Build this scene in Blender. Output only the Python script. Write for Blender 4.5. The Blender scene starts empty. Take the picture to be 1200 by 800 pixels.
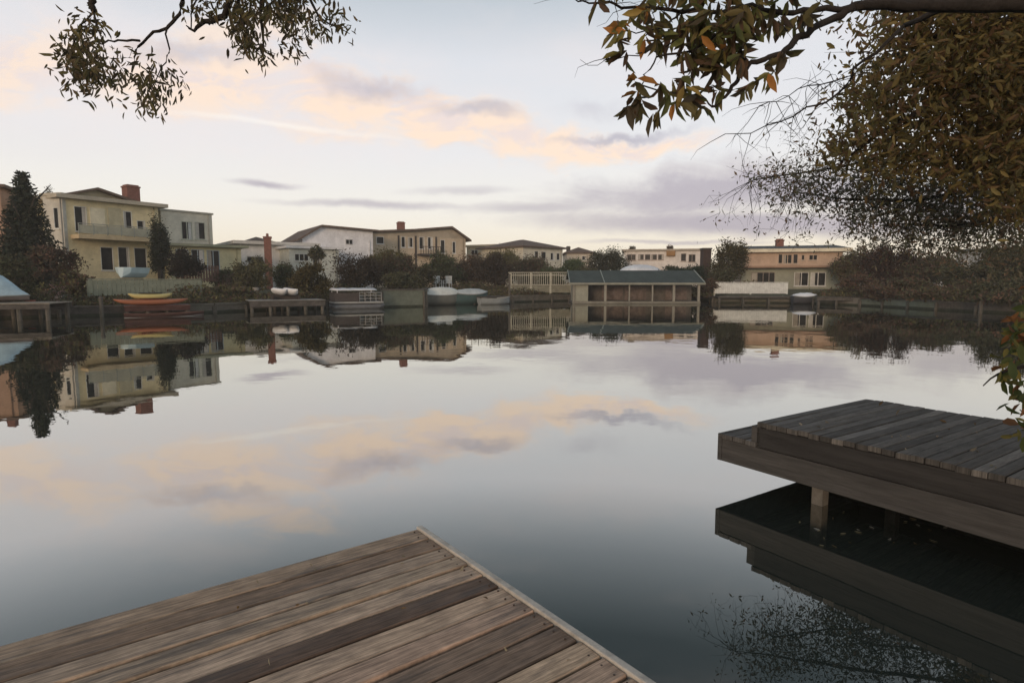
import bpy, math, random
import numpy as np
from mathutils import Vector, Matrix
random.seed(7); rng = np.random.default_rng(11)
R = math.radians
scene = bpy.context.scene
col = scene.collection

# ------------------------------------------------------------------ camera
H_CAM = 1.6; F = 700.0; PITCH = math.atan(70/700.0)
cam_d = bpy.data.cameras.new('camera'); cam = bpy.data.objects.new('camera', cam_d); col.objects.link(cam)
cam.location = (0, 0, H_CAM); cam.rotation_euler = (R(90) - PITCH, 0, 0)
cam_d.sensor_width = 36; cam_d.lens = 36*F/1200; cam_d.clip_start = 0.05; cam_d.clip_end = 3000
scene.camera = cam
cP, sP = math.cos(PITCH), math.sin(PITCH)

def ray(px, py):
    u = (px-600)/F; v = (py-400)/F
    return Vector((u, cP - v*sP, -(v*cP + sP)))
def P(px, py, Y):
    """world point seen at photo position (px,py) at forward distance Y"""
    d = ray(px, py); return Vector((0, 0, H_CAM)) + d*(Y/d.y)
def G(px, py, z=0.0):
    d = ray(px, py); return Vector((0, 0, H_CAM)) + d*((z-H_CAM)/d.z)
def zpx(px, py, Y): return P(px, py, Y).z

# ------------------------------------------------------------------ world
SUN_EL, SUN_AZ = R(9), R(200)      # low soft light from behind the viewer
SUN_STRENGTH = 1.25
world = bpy.data.worlds.new('World'); scene.world = world; world.use_nodes = True
nt = world.node_tree; nt.nodes.clear()
class N:
    """tiny node helper"""
    def __init__(s, tree): s.t = tree
    def n(s, typ, **kw):
        nd = s.t.nodes.new(typ)
        for k, v in kw.items(): setattr(nd, k, v)
        return nd
    def put(s, sock, v):
        if hasattr(v, 'is_linked') or isinstance(v, bpy.types.NodeSocket): s.t.links.new(v, sock)
        else: sock.default_value = v
    def math(s, op, a, b=None, c=None, clamp=False):
        nd = s.n('ShaderNodeMath', operation=op, use_clamp=clamp)
        s.put(nd.inputs[0], a)
        if b is not None: s.put(nd.inputs[1], b)
        if c is not None: s.put(nd.inputs[2], c)
        return nd.outputs[0]
    def mix(s, fac, a, b, mode='MIX'):
        nd = s.n('ShaderNodeMix', data_type='RGBA', blend_type=mode)
        s.put(nd.inputs[0], fac); s.put(nd.inputs[6], a); s.put(nd.inputs[7], b)
        return nd.outputs[2]
    def ramp(s, fac, stops, interp='LINEAR'):
        nd = s.n('ShaderNodeValToRGB'); cr = nd.color_ramp; cr.interpolation = interp
        while len(cr.elements) < len(stops): cr.elements.new(0.5)
        for e, (p, c) in zip(cr.elements, stops):
            e.position = p; e.color = (c, c, c, 1) if isinstance(c, (int, float)) else (*c, 1)
        s.put(nd.inputs[0], fac); return nd.outputs[0]
    def smooth(s, x, lo, hi, a=0.0, b=1.0):
        nd = s.n('ShaderNodeMapRange', interpolation_type='SMOOTHSTEP')
        s.put(nd.inputs[0], x); s.put(nd.inputs[1], lo); s.put(nd.inputs[2], hi); s.put(nd.inputs[3], a); s.put(nd.inputs[4], b)
        return nd.outputs[0]
    def noise(s, vec, scale, detail=4, rough=0.55, dist=0.0, color=False):
        nd = s.n('ShaderNodeTexNoise'); s.put(nd.inputs['Vector'], vec)
        nd.inputs['Scale'].default_value = scale; nd.inputs['Detail'].default_value = detail
        nd.inputs['Roughness'].default_value = rough; nd.inputs['Distortion'].default_value = dist
        return nd.outputs[1 if color else 0]

w = N(nt)
tc = w.n('ShaderNodeTexCoord').outputs['Generated']
sep = w.n('ShaderNodeSeparateXYZ'); nt.links.new(tc, sep.inputs[0])
dx, dy, dz = sep.outputs
elev = w.math('ABSOLUTE', dz)
ay = w.math('MAXIMUM', w.math('ABSOLUTE', dy), 0.12)
U = w.math('DIVIDE', dx, ay)                 # tan of azimuth
V = w.math('DIVIDE', elev, ay)
comb = w.n('ShaderNodeCombineXYZ'); nt.links.new(U, comb.inputs[0]); nt.links.new(V, comb.inputs[1])
UV = comb.outputs[0]
grad = w.ramp(elev, [(0.0, (.92, .80, .63)), (.05, (.93, .83, .68)), (.12, (.88, .84, .78)), (.20, (.80, .79, .80)),
                     (.33, (.71, .725, .765)), (.42, (.49, .54, .59)), (.52, (.24, .30, .34)), (1.0, (.20, .24, .30))])
# horizontally stretched noise for cloud bodies
mp = w.n('ShaderNodeMapping'); nt.links.new(UV, mp.inputs[0]); mp.inputs['Scale'].default_value = (1.0, 2.6, 1.0)
n1 = w.noise(mp.outputs[0], 7.5, 10, 0.66, 0.5)
n2 = w.noise(mp.outputs[0], 3.0, 4, 0.5)
nw = w.noise(UV, 9.0, 5, 0.6, color=True)
warp = w.n('ShaderNodeVectorMath', operation='SUBTRACT'); nt.links.new(nw, warp.inputs[0]); warp.inputs[1].default_value = (.5, .5, .5)
wsc = w.n('ShaderNodeVectorMath', operation='SCALE'); nt.links.new(warp.outputs[0], wsc.inputs[0]); wsc.inputs['Scale'].default_value = 0.09
wad = w.n('ShaderNodeVectorMath', operation='ADD'); nt.links.new(UV, wad.inputs[0]); nt.links.new(wsc.outputs[0], wad.inputs[1])
UVW = wad.outputs[0]
n1c = w.math('SUBTRACT', n1, 0.5)
wss = w.n('ShaderNodeVectorMath', operation='SCALE'); nt.links.new(warp.outputs[0], wss.inputs[0]); wss.inputs['Scale'].default_value = 0.022
was = w.n('ShaderNodeVectorMath', operation='ADD'); nt.links.new(UV, was.inputs[0]); nt.links.new(wss.outputs[0], was.inputs[1]); UVS = was.outputs[0]
def uv_of(px, py, refl):
    d = ray(px, py)
    return (d.x/d.y, abs(d.z)/d.y)
def blob(px, py, rx, ry, rot=0.0, soft=0.5, k=1.6, refl=False, src=None):
    """elliptical cloud patch, centre given as direction; rot in degrees, positive = right end higher"""
    u, v = uv_of(px, py, refl)
    m = w.n('ShaderNodeMapping', vector_type='TEXTURE'); nt.links.new(src or UVW, m.inputs[0])
    m.inputs['Location'].default_value = (u, v, 0); m.inputs['Rotation'].default_value = (0, 0, R(rot))
    m.inputs['Scale'].default_value = (rx/F, ry/F, 1)
    ln = w.n('ShaderNodeVectorMath', operation='LENGTH'); nt.links.new(m.outputs[0], ln.inputs[0])
    d = w.math('MULTIPLY_ADD', n1c, k, ln.outputs['Value'])
    return w.smooth(d, 1.0, 1.0-soft*1.6, 0, 1)
def umax(ms):
    r = ms[0]
    for m in ms[1:]: r = w.math('MAXIMUM', r, m)
    return r
# cumulus band lit warm from below; positions are those of its mirror image on the water
wash = umax([blob(180, 90, 560, 120, -8, .6, .8), w.math('MULTIPLY', blob(760, 60, 300, 60, 0, .6, 1.2), .4)])
peach = umax([w.math('MULTIPLY', blob(20, 560, 220, 56, 6, .5, 1.2), .8), w.math('MULTIPLY', blob(250, 555, 200, 52, -4, .5, 1.4), .9), blob(420, 538, 130, 48, -10, .45, 1.5),
              blob(520, 512, 90, 38, -12, .35, 1.4), blob(600, 494, 74, 34, -10, .42, 1.3), blob(665, 482, 90, 28, -4, .42, 1.2), blob(745, 481, 130, 15, 3, .5, .5),
              w.math('MULTIPLY', blob(310, 600, 110, 40, 0, .5, 1.9), .7), w.math('MULTIPLY', blob(400, 502, 130, 18, -6, .6, 1.0), .6)])
core = umax([w.math('MULTIPLY', blob(440, 548, 100, 24, -10, .6, 1.7), .8), w.math('MULTIPLY', blob(560, 520, 70, 14, -8, .6, 1.5), .8), blob(725, 493, 115, 9, 3, .6, .5),
             w.math('MULTIPLY', blob(250, 585, 130, 20, 0, .6, 1.9), .6), w.math('MULTIPLY', blob(690, 525, 60, 18, 0, .8, 1.2), .5)])
mauve = umax([w.math('MULTIPLY', blob(850, 226, 290, 46, 4, .5, 1.0), .95), blob(880, 262, 360, 22, -1, .5, .7, src=UVS), w.math('MULTIPLY', blob(640, 244, 150, 12, 1, .6, .9, src=UVS), .7),
              w.math('MULTIPLY', blob(440, 240, 180, 7, -2, .6, .4, src=UVS), .75), w.math('MULTIPLY', blob(310, 215, 60, 6, -4, .6, .4, src=UVS), .9), w.math('MULTIPLY', blob(540, 224, 100, 8, 2, .6, .9, src=UVS), .5),
              w.math('MULTIPLY', blob(800, 283, 170, 4, 0, .6, .5, src=UVS), .7), w.math('MULTIPLY', blob(1150, 235, 280, 40, 0, .6, 1.0), .8), w.math('MULTIPLY', blob(480, 110, 90, 26, -20, .6, 1.4), .25)])
wisp = umax([blob(340, 506, 190, 5, -7, .6, .2, src=UVS), w.math('MULTIPLY', blob(860, 455, 300, 12, 0, .6, 1.4), .4)])
# thin high veil everywhere, so that the sky away from the picture is alive too
veil = w.math('MULTIPLY', w.smooth(n2, .5, .72, 0, 1), w.smooth(elev, .10, .2, 0, 1))
c0 = w.mix(w.math('MULTIPLY', veil, .28), grad, (.80, .74, .74, 1))
c0 = w.mix(w.math('MULTIPLY', wash, .5), c0, (.90, .78, .74, 1))
c1 = w.mix(w.math('MULTIPLY', mauve, .95), c0, (.45, .40, .46, 1))
pc = w.mix(w.smooth(n1, .44, .60, 0, 1), (.98, .77, .61, 1), (.84, .71, .67, 1))
c2 = w.mix(w.math('MULTIPLY', peach, .97), c1, pc)
c3 = w.mix(w.math('MULTIPLY', core, .9), c2, (.50, .47, .53, 1))
c4 = w.mix(w.math('MULTIPLY', wisp, .45), c3, (1.0, .95, .88, 1))
sky = w.n('ShaderNodeTexSky', sky_type='NISHITA', sun_disc=False, sun_elevation=SUN_EL, sun_rotation=SUN_AZ, altitude=10, air_density=1.0, dust_density=2.0)
sc10 = w.mix(1.0, c4, (10, 10, 10, 1), 'MULTIPLY')
fin = w.mix(0.10, sc10, sky.outputs[0])
bg = w.n('ShaderNodeBackground'); bg.inputs['Strength'].default_value = 0.105
nt.links.new(fin, bg.inputs[0]); out = w.n('ShaderNodeOutputWorld'); nt.links.new(bg.outputs[0], out.inputs[0])
world.cycles.sampling_method = 'MANUAL'; world.cycles.sample_map_resolution = 512

sun_d = bpy.data.lights.new('sun', 'SUN'); sun_d.energy = SUN_STRENGTH; sun_d.angle = R(15); sun_d.color = (1, .72, .50)
sun = bpy.data.objects.new('sun', sun_d); col.objects.link(sun)
sd = Vector((math.sin(SUN_AZ)*math.cos(SUN_EL), math.cos(SUN_AZ)*math.cos(SUN_EL), math.sin(SUN_EL)))
sun.rotation_euler = sd.to_track_quat('Z', 'Y').to_euler()
vs = scene.view_settings; vs.view_transform = 'Standard'; vs.look = 'None'; vs.exposure = 0.14; vs.gamma = 1; vs.use_curve_mapping = False
scene.cycles.max_bounces = 6; scene.cycles.transparent_max_bounces = 4

# ------------------------------------------------------------------ materials
def mat(name, base, rough=.8, var=.25, scale=3.0, bump=.0, stretch=(1, 1, 1), tint=False, spec=.3, metal=0, stain=0, stain_col=(.05, .045, .03), transl=0):
    """procedural surface: base colour broken up by two noises, optional stains and per-face tint"""
    m = bpy.data.materials.new(name); m.use_nodes = True; t = m.node_tree; q = N(t)
    b = t.nodes['Principled BSDF']; o = t.nodes['Material Output']
    co = q.n('ShaderNodeTexCoord').outputs['Object']
    mpg = q.n('ShaderNodeMapping'); t.links.new(co, mpg.inputs[0]); mpg.inputs['Scale'].default_value = stretch
    nz = q.noise(mpg.outputs[0], scale, 6, .65); nf = q.noise(mpg.outputs[0], scale*6, 3, .6)
    f = q.math('ADD', q.math('MULTIPLY', nz, .7), q.math('MULTIPLY', nf, .3))
    f = q.smooth(f, .3, .7, 1-var, 1+var)
    if tint:
        a = q.n('ShaderNodeAttribute', attribute_name='tint').outputs['Color']
        c = q.mix(1.0, a, (*base, 1), 'MULTIPLY')
    else: c = (*base, 1)
    vm = q.n('ShaderNodeVectorMath', operation='SCALE')
    if tint: t.links.new(c, vm.inputs[0])
    else: vm.inputs[0].default_value = base
    t.links.new(f, vm.inputs['Scale']); c = vm.outputs[0]
    if stain:
        ns = q.noise(mpg.outputs[0], scale*.35, 5, .7)
        c = q.mix(q.math('MULTIPLY', q.smooth(ns, .5, .68, 0, 1), stain), c, (*stain_col, 1))
    q.put(b.inputs['Base Color'], c)
    b.inputs['Roughness'].default_value = rough; b.inputs['Metallic'].default_value = metal
    b.inputs['Specular IOR Level'].default_value = spec
    if bump:
        bp = q.n('ShaderNodeBump'); bp.inputs['Strength'].default_value = bump; bp.inputs['Distance'].default_value = .02
        t.links.new(f, bp.inputs['Height']); t.links.new(bp.outputs[0], b.inputs['Normal'])
    if transl:
        tr = q.n('ShaderNodeBsdfTranslucent'); q.put(tr.inputs[0], c)
        mx = q.n('ShaderNodeMixShader'); mx.inputs[0].default_value = transl
        t.links.new(b.outputs[0], mx.inputs[1]); t.links.new(tr.outputs[0], mx.inputs[2]); t.links.new(mx.outputs[0], o.inputs[0])
    return m
_mc = {}
def paint(c, var=.18, scale=1.2, rough=.85, stain=.25):
    k = (tuple(c), var, scale, rough, stain)
    if k not in _mc: _mc[k] = mat('painted_surface', c, rough, var, scale, stain=stain, stain_col=tuple(x*.55 for x in c))
    return _mc[k]
def glass_mat():
    m = bpy.data.materials.new('window_glass'); m.use_nodes = True; b = m.node_tree.nodes['Principled BSDF']; q = N(m.node_tree)
    co = q.n('ShaderNodeTexCoord').outputs['Object']
    q.put(b.inputs['Base Color'], q.ramp(q.noise(co, 1.3, 3), [(.35, (.008, .009, .010)), (.75, (.035, .032, .03))]))
    b.inputs['Roughness'].default_value = .25; b.inputs['Specular IOR Level'].default_value = .12
    return m
GLASS = glass_mat()
LEAF = mat('leaf', (1, 1, 1), .6, .2, 2.0, tint=True, transl=.5)
LEAF_FAR = mat('distant_leaf', (1, 1, 1), .9, .2, .6, tint=True, spec=.1, transl=.2)
BARK = mat('bark', (.055, .045, .035), .95, .35, 8, bump=.4, stretch=(1, 1, .3))
BARK_D = mat('dark_bark', (.028, .023, .02), .95, .35, 8, bump=.4)
WOOD_D = mat('dark_weathered_timber', (.085, .075, .065), .9, .4, 2.5, bump=.3, stretch=(1, 1, 1), stain=.4, stain_col=(.04, .038, .033))
PILE = mat('pile_timber', (.10, .09, .075), .9, .35, 4, bump=.4, stretch=(3, 3, .5), stain=.5, stain_col=(.03, .035, .02))
CONC = mat('bulkhead_concrete', (.13, .12, .10), .95, .3, 1.2, bump=.3, stain=.6, stain_col=(.09, .095, .06))
TIDE = mat('tide_line_weed', (.03, .034, .02), .7, .5, 5, bump=.5)
GREENC = mat('mossy_panel', (.125, .14, .11), .95, .25, 1.0, stain=.5, stain_col=(.10, .11, .07))
BRICK = mat('chimney_brick', (.19, .09, .07), .95, .3, 6, bump=.3)

# ------------------------------------------------------------------ mesh building
class MB:
    def __init__(s): s.v = []; s.f = []; s.m = []; s.t = []
    def add(s, vs, fs, m=0, tint=(1, 1, 1)):
        b = len(s.v); s.v += [tuple(x) for x in vs]; s.f += [tuple(b+i for i in f) for f in fs]; s.m += [m]*len(fs); s.t += [tint]*len(fs); return s
    def box(s, x0, x1, y0, y1, z0, z1, m=0, tint=(1, 1, 1), M=None):
        vs = [Vector((x, y, z)) for z in (z0, z1) for y in (y0, y1) for x in (x0, x1)]
        if M: vs = [M @ q for q in vs]
        return s.add(vs, [(0, 2, 3, 1), (4, 5, 7, 6), (0, 1, 5, 4), (2, 6, 7, 3), (0, 4, 6, 2), (1, 3, 7, 5)], m, tint)
    def beam(s, a, b, wd, ht, m=0, tint=(1, 1, 1)):
        a = Vector(a); b = Vector(b); d = (b-a); L = d.length; d.normalize()
        up = Vector((0, 0, 1)) if abs(d.z) < .9 else Vector((0, 1, 0))
        sx = d.cross(up).normalized(); sz = sx.cross(d)
        vs = [p + sx*(i*wd/2) + sz*(j*ht/2) for p in (a, b) for j in (-1, 1) for i in (-1, 1)]
        return s.add(vs, [(0, 1, 3, 2), (4, 6, 7, 5), (0, 4, 5, 1), (2, 3, 7, 6), (0, 2, 6, 4), (1, 5, 7, 3)], m, tint)
    def tube(s, pts, rads, n=6, m=0, tint=(1, 1, 1)):
        pts = [Vector(p) for p in pts]; vs = []; fs = []
        for i, p in enumerate(pts):
            d = (pts[min(i+1, len(pts)-1)] - pts[max(i-1, 0)]).normalized()
            up = Vector((0, 0, 1)) if abs(d.z) < .9 else Vector((1, 0, 0))
            a = d.cross(up).normalized(); b = d.cross(a)
            for k in range(n):
                t = 2*math.pi*k/n; vs.append(p + (a*math.cos(t) + b*math.sin(t))*rads[i])
        for i in range(len(pts)-1):
            for k in range(n): fs.append((i*n+k, i*n+(k+1) % n, (i+1)*n+(k+1) % n, (i+1)*n+k))
        fs.append(tuple(range(n))[::-1]); fs.append(tuple(range((len(pts)-1)*n, len(pts)*n)))
        return s.add(vs, fs, m, tint)
    def loft(s, secs, m=0, cap=True, closed=True, tint=(1, 1, 1)):
        n = len(secs[0]); vs = [p for sec in secs for p in sec]; fs = []
        for i in range(len(secs)-1):
            for k in range(n if closed else n-1):
                fs.append((i*n+k, i*n+(k+1) % n, (i+1)*n+(k+1) % n, (i+1)*n+k))
        if cap: fs.append(tuple(range(n))[::-1]); fs.append(tuple(range((len(secs)-1)*n, len(secs)*n)))
        return s.add(vs, fs, m, tint)
    def build(s, name, mats, parent=None, smooth=False, loc=None, bevel=0, usetint=False, rot=None):
        me = bpy.data.meshes.new(name); me.from_pydata(s.v, [], s.f)
        for mm in (mats if isinstance(mats, (list, tuple)) else [mats]): me.materials.append(mm)
        me.polygons.foreach_set('material_index', s.m)
        if usetint:
            a = me.color_attributes.new('tint', 'FLOAT_COLOR', 'CORNER'); d = []
            for f, t in zip(s.f, s.t): d += [*t, 1]*len(f)
            a.data.foreach_set('color', d)
        me.update()
        if smooth: me.polygons.foreach_set('use_smooth', [True]*len(me.polygons))
        o = bpy.data.objects.new(name, me); col.objects.link(o)
        if parent: o.parent = parent
        if loc is not None: o.location = loc
        if rot is not None: o.rotation_euler = (0, 0, rot)
        if bevel:
            b = o.modifiers.new('bevel', 'BEVEL'); b.width = bevel; b.segments = 2; b.limit_method = 'ANGLE'
        return o
def tag(o, label, cat, group=None):
    o['label'] = label; o['category'] = cat
    if group: o['group'] = group
    return o
def empty(name, loc, label, cat, rz=0, group=None):
    o = bpy.data.objects.new(name, None); o.empty_display_size = .2; col.objects.link(o); o.location = loc; o.rotation_euler = (0, 0, rz)
    return tag(o, label, cat, group)
def struct(o): o['kind'] = 'structure'; return o
def dup(root, loc, rz, label, group):
    c = root.copy(); col.objects.link(c); c.location = loc; c.rotation_euler = (0, 0, rz); c['label'] = label; c['group'] = group
    for ch in root.children:
        d = ch.copy(); col.objects.link(d); d.parent = c
        for g in ch.children: e = g.copy(); col.objects.link(e); e.parent = d
    return c

def leaves(name, C, Lm, mat_, tints, parent, near=False, droop=.0, wr=.4, jit=.35, dirs=None):
    """one foliage mesh: a small leaf at each centre C (n,3), length Lm, colours picked from tints"""
    n = len(C); C = np.asarray(C)
    a = rng.normal(size=(n, 3)); a[:, 2] -= droop; a /= np.linalg.norm(a, axis=1)[:, None]
    if dirs is not None: a = dirs/np.linalg.norm(dirs, axis=1)[:, None]
    r = rng.normal(size=(n, 3)); b = np.cross(a, r); b /= np.linalg.norm(b, axis=1)[:, None]; nn = np.cross(a, b)
    L = (Lm*(1 + jit*rng.uniform(-1, 1, n)))[:, None]; W = L*wr/2
    if near:
        pts = [C, C + a*L*.3 + b*W*.85 + nn*W*.35, C + a*L*.68 + b*W*.8 + nn*W*.35, C + a*L - nn*L*.08, C + a*L*.68 - b*W*.8 + nn*W*.35, C + a*L*.3 - b*W*.85 + nn*W*.35]
        fl = np.array([0, 1, 2, 3, 0, 3, 4, 5]); k = 6; nf = 2
    else:
        pts = [C, C + a*L*.5 + b*W, C + a*L, C + a*L*.5 - b*W]; fl = np.array([0, 1, 2, 3]); k = 4; nf = 1
    V = np.stack(pts, 1).reshape(-1, 3)
    loops = (np.arange(n)[:, None]*k + fl[None]).ravel()
    me = bpy.data.meshes.new(name); me.vertices.add(len(V)); me.vertices.foreach_set('co', V.ravel())
    me.loops.add(len(loops)); me.loops.foreach_set('vertex_index', loops)
    me.polygons.add(n*nf); me.polygons.foreach_set('loop_start', np.arange(n*nf)*4)
    me.materials.append(mat_)
    me.update(calc_edges=True); me.validate()
    T = np.array(tints)[rng.integers(0, len(tints), n)] * rng.uniform(.75, 1.25, n)[:, None]
    col4 = np.concatenate([np.repeat(T, k, 0), np.ones((n*k, 1))], 1)
    at = me.color_attributes.new('tint', 'FLOAT_COLOR', 'POINT'); at.data.foreach_set('color', col4.ravel())
    o = bpy.data.objects.new(name, me); col.objects.link(o)
    if parent: o.parent = parent
    return o

# ------------------------------------------------------------------ setting: water and land
def water_mat():
    m = bpy.data.materials.new('lagoon_water'); m.use_nodes = True; t = m.node_tree; t.nodes.clear(); q = N(t)
    co = q.n('ShaderNodeTexCoord').outputs['Object']
    nA = q.noise(co, .55, 3, .5); nB = q.noise(co, 3.0, 3, .5); patch = q.noise(co, .06, 2, .5)
    h = q.math('ADD', q.math('MULTIPLY', nA, 1.0), q.math('MULTIPLY', nB, .12))
    bp = q.n('ShaderNodeBump'); bp.inputs['Distance'].default_value = .012; t.links.new(h, bp.inputs['Height'])
    t.links.new(q.smooth(patch, .4, .65, .25, .8), bp.inputs['Strength'])
    gl = q.n('ShaderNodeBsdfGlossy'); gl.inputs['Roughness'].default_value = .006; gl.inputs['Color'].default_value = (.97, .96, .92, 1)
    t.links.new(bp.outputs[0], gl.inputs['Normal'])
    df = q.n('ShaderNodeBsdfDiffuse'); df.inputs['Color'].default_value = (.028, .034, .028, 1)
    lw = q.n('ShaderNodeLayerWeight'); lw.inputs[0].default_value = .5
    fac = q.ramp(lw.outputs['Facing'], [(.30, .06), (.48, .12), (.58, .29), (.68, .55), (.79, .64), (.87, .73), (.95, .79)])
    mx = q.n('ShaderNodeMixShader'); t.links.new(fac, mx.inputs[0]); t.links.new(df.outputs[0], mx.inputs[1]); t.links.new(gl.outputs[0], mx.inputs[2])
    o = q.n('ShaderNodeOutputMaterial'); t.links.new(mx.outputs[0], o.inputs[0]); return m
mb = MB(); mb.add([(-300, -60, 0), (300, -60, 0), (300, 400, 0), (-300, 400, 0)], [(0, 1, 2, 3)])
struct(mb.build('water', water_mat()))

shore_px = [(-40, 374), (70, 371), (150, 369), (250, 366), (350, 361.5), (447, 360), (496, 359), (503, 354.5), (600, 354), (666, 352.3), (832, 352.6), (838, 354.5), (930, 355.2), (1010, 358), (1100, 363), (1200, 368)]
SH = [G(x, y) for x, y in shore_px]
GZ = 0.95
GROUND = mat('bank_soil_and_grass', (.085, .08, .045), 1, .45, .5, bump=.6, stain=.6, stain_col=(.05, .06, .025))
def land(name, poly, z):
    import bmesh
    bm = bmesh.new(); top = [bm.verts.new((p[0], p[1], z)) for p in poly]; bot = [bm.verts.new((p[0], p[1], -1.2)) for p in poly]
    f = bm.faces.new(top); n = len(poly)
    for i in range(n): bm.faces.new((top[i], bot[i], bot[(i+1) % n], top[(i+1) % n]))
    bmesh.ops.recalc_face_normals(bm, faces=bm.faces[:]); bmesh.ops.triangulate(bm, faces=[f])
    me = bpy.data.meshes.new(name); bm.to_mesh(me); me.materials.append(GROUND); o = bpy.data.objects.new(name, me); col.objects.link(o); return struct(o)
GE = .42; INW = 7.0; NEARZ = .34
def shore_dist(x, y):
    best = 1e9
    for a, b in zip(SH[:-1], SH[1:]):
        ab = Vector((b.x-a.x, b.y-a.y)); ap = Vector((x-a.x, y-a.y)); t = max(0, min(1, ap.dot(ab)/ab.length_squared)); best = min(best, (ap-ab*t).length)
    return best
def gz(x, y):
    return GE + (GZ-GE)*min(1, shore_dist(x, y)/INW)
INS = []
for i_, p in enumerate(SH):
    a = SH[max(0, i_-1)]; b = SH[min(len(SH)-1, i_+1)]; d = (b-a).normalized(); INS.append(Vector((p.x-d.y*INW, p.y+d.x*INW, 0)))
mb = MB(); n_ = len(SH)
mb.add([(p.x, p.y, -1.2) for p in SH]+[(p.x, p.y, GE) for p in SH]+[(p.x, p.y, GZ) for p in INS], [(r_*n_+i, r_*n_+i+1, (r_+1)*n_+i+1, (r_+1)*n_+i) for r_ in (0, 1) for i in range(n_-1)])
struct(mb.build('bank', GROUND))
land('ground', [(-70, 14), (SH[0].x-9, SH[0].y+1), (INS[0].x, INS[0].y)] + [(p.x, p.y) for p in INS[1:]] + [(299, INS[-1].y), (299, 399), (-299, 399), (-299, 14)], GZ)
land('ground', [(-300, -1.6), (-30, -1.6), (1.4, -1.0), (3.8, .9), (4.7, 3.3), (6.2, 5.0), (9, 7.6), (17, 12), (24, 18), (27, 24), (32, 30), (300, 30), (300, -59), (-300, -59)], NEARZ)
# distant low hills closing the horizon
mb = MB(); xs = list(range(-330, 331, 30)); hz = [5 + 2.5*math.sin(x*.011) + 1.5*math.sin(x*.037+1) for x in xs]
mb.add([(x, 300, -2) for x in xs] + [(x, 340, h) for x, h in zip(xs, hz)] + [(x, 390, -2) for x in xs],
       [(r*len(xs)+i, r*len(xs)+i+1, (r+1)*len(xs)+i+1, (r+1)*len(xs)+i) for r in (0, 1) for i in range(len(xs)-1)])
struct(mb.build('hills', GROUND, smooth=True))

# retaining walls along the waterline, each stretch its own thing
def bulkhead(i0, i1, top, material, label, name='retaining_wall', cap=True, post=1.6):
    pts = SH[i0:i1+1]; e = empty(name, (pts[0].x, pts[0].y, 0), label, 'retaining wall'); o0 = Vector((pts[0].x, pts[0].y, 0))
    mb = MB(); mc = MB(); mp_ = MB()
    for a, b in zip(pts[:-1], pts[1:]):
        a = a - o0; b = b - o0; d = (b-a).normalized(); nrm = Vector((d.y, -d.x, 0)); 
        off = nrm*.06
        mb.beam(a+off+Vector((0, 0, top/2-.4)), b+off+Vector((0, 0, top/2-.4)), .18, top+.8)
        mc.beam(a+off+Vector((0, 0, top+.044)), b+off+Vector((0, 0, top+.044)), .32, .08)
        L = (b-a).length; k = max(1, int(L/post))
        for j in range(k+1):
            p = a + d*(L*j/k) + nrm*.2; mp_.tube([p+Vector((0, 0, -.8)), p+Vector((0, 0, top-.06))], [.09, .08], 6)
    mb.build('wall_face', material, e); ts = MB()
    for a, b in zip(pts[:-1], pts[1:]):
        a = a-o0; b = b-o0; d = (b-a).normalized(); nrm = Vector((d.y, -d.x, 0)); ts.beam(a+nrm*.155+Vector((0, 0, -.05)), b+nrm*.155+Vector((0, 0, -.05)), .03, .32)
    ts.build('tide_weed', TIDE, e); mc.build('coping', WOOD_D if material is not CONC else CONC, e); mp_.build('fender_posts', PILE, e)['kind'] = 'stuff'
    return e
bulkhead(0, 2, .40, WOOD_D, 'dark timber retaining wall below the yellow house and conifer')
bulkhead(2, 4, .40, CONC, 'low grey bank wall between the red dock and the dock with white kayaks')
bulkhead(4, 5, .42, WOOD_D, 'dark timber bank wall behind the dock with the two white kayaks')
bulkhead(5, 7, 1.05, GREENC, 'pale green mossy retaining wall right of the covered pontoon boat')
bulkhead(7, 8, .42, WOOD_D, 'dark retaining wall behind the white covered boat and teal boat')
bulkhead(8, 9, .45, CONC, 'grey bank wall beneath the white lattice fence')
bulkhead(9, 11, .36, WOOD_D, 'low timber bank wall under the green roofed boathouse')
bulkhead(11, 13, .42, CONC, 'grey bank wall below the white board fence and moored white boat')
bulkhead(13, 14, .45, GREENC, 'grey green retaining wall right of the moored white boat')
bulkhead(14, 15, .40, WOOD_D, 'dark bank wall under the overhanging trees at far right')

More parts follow.
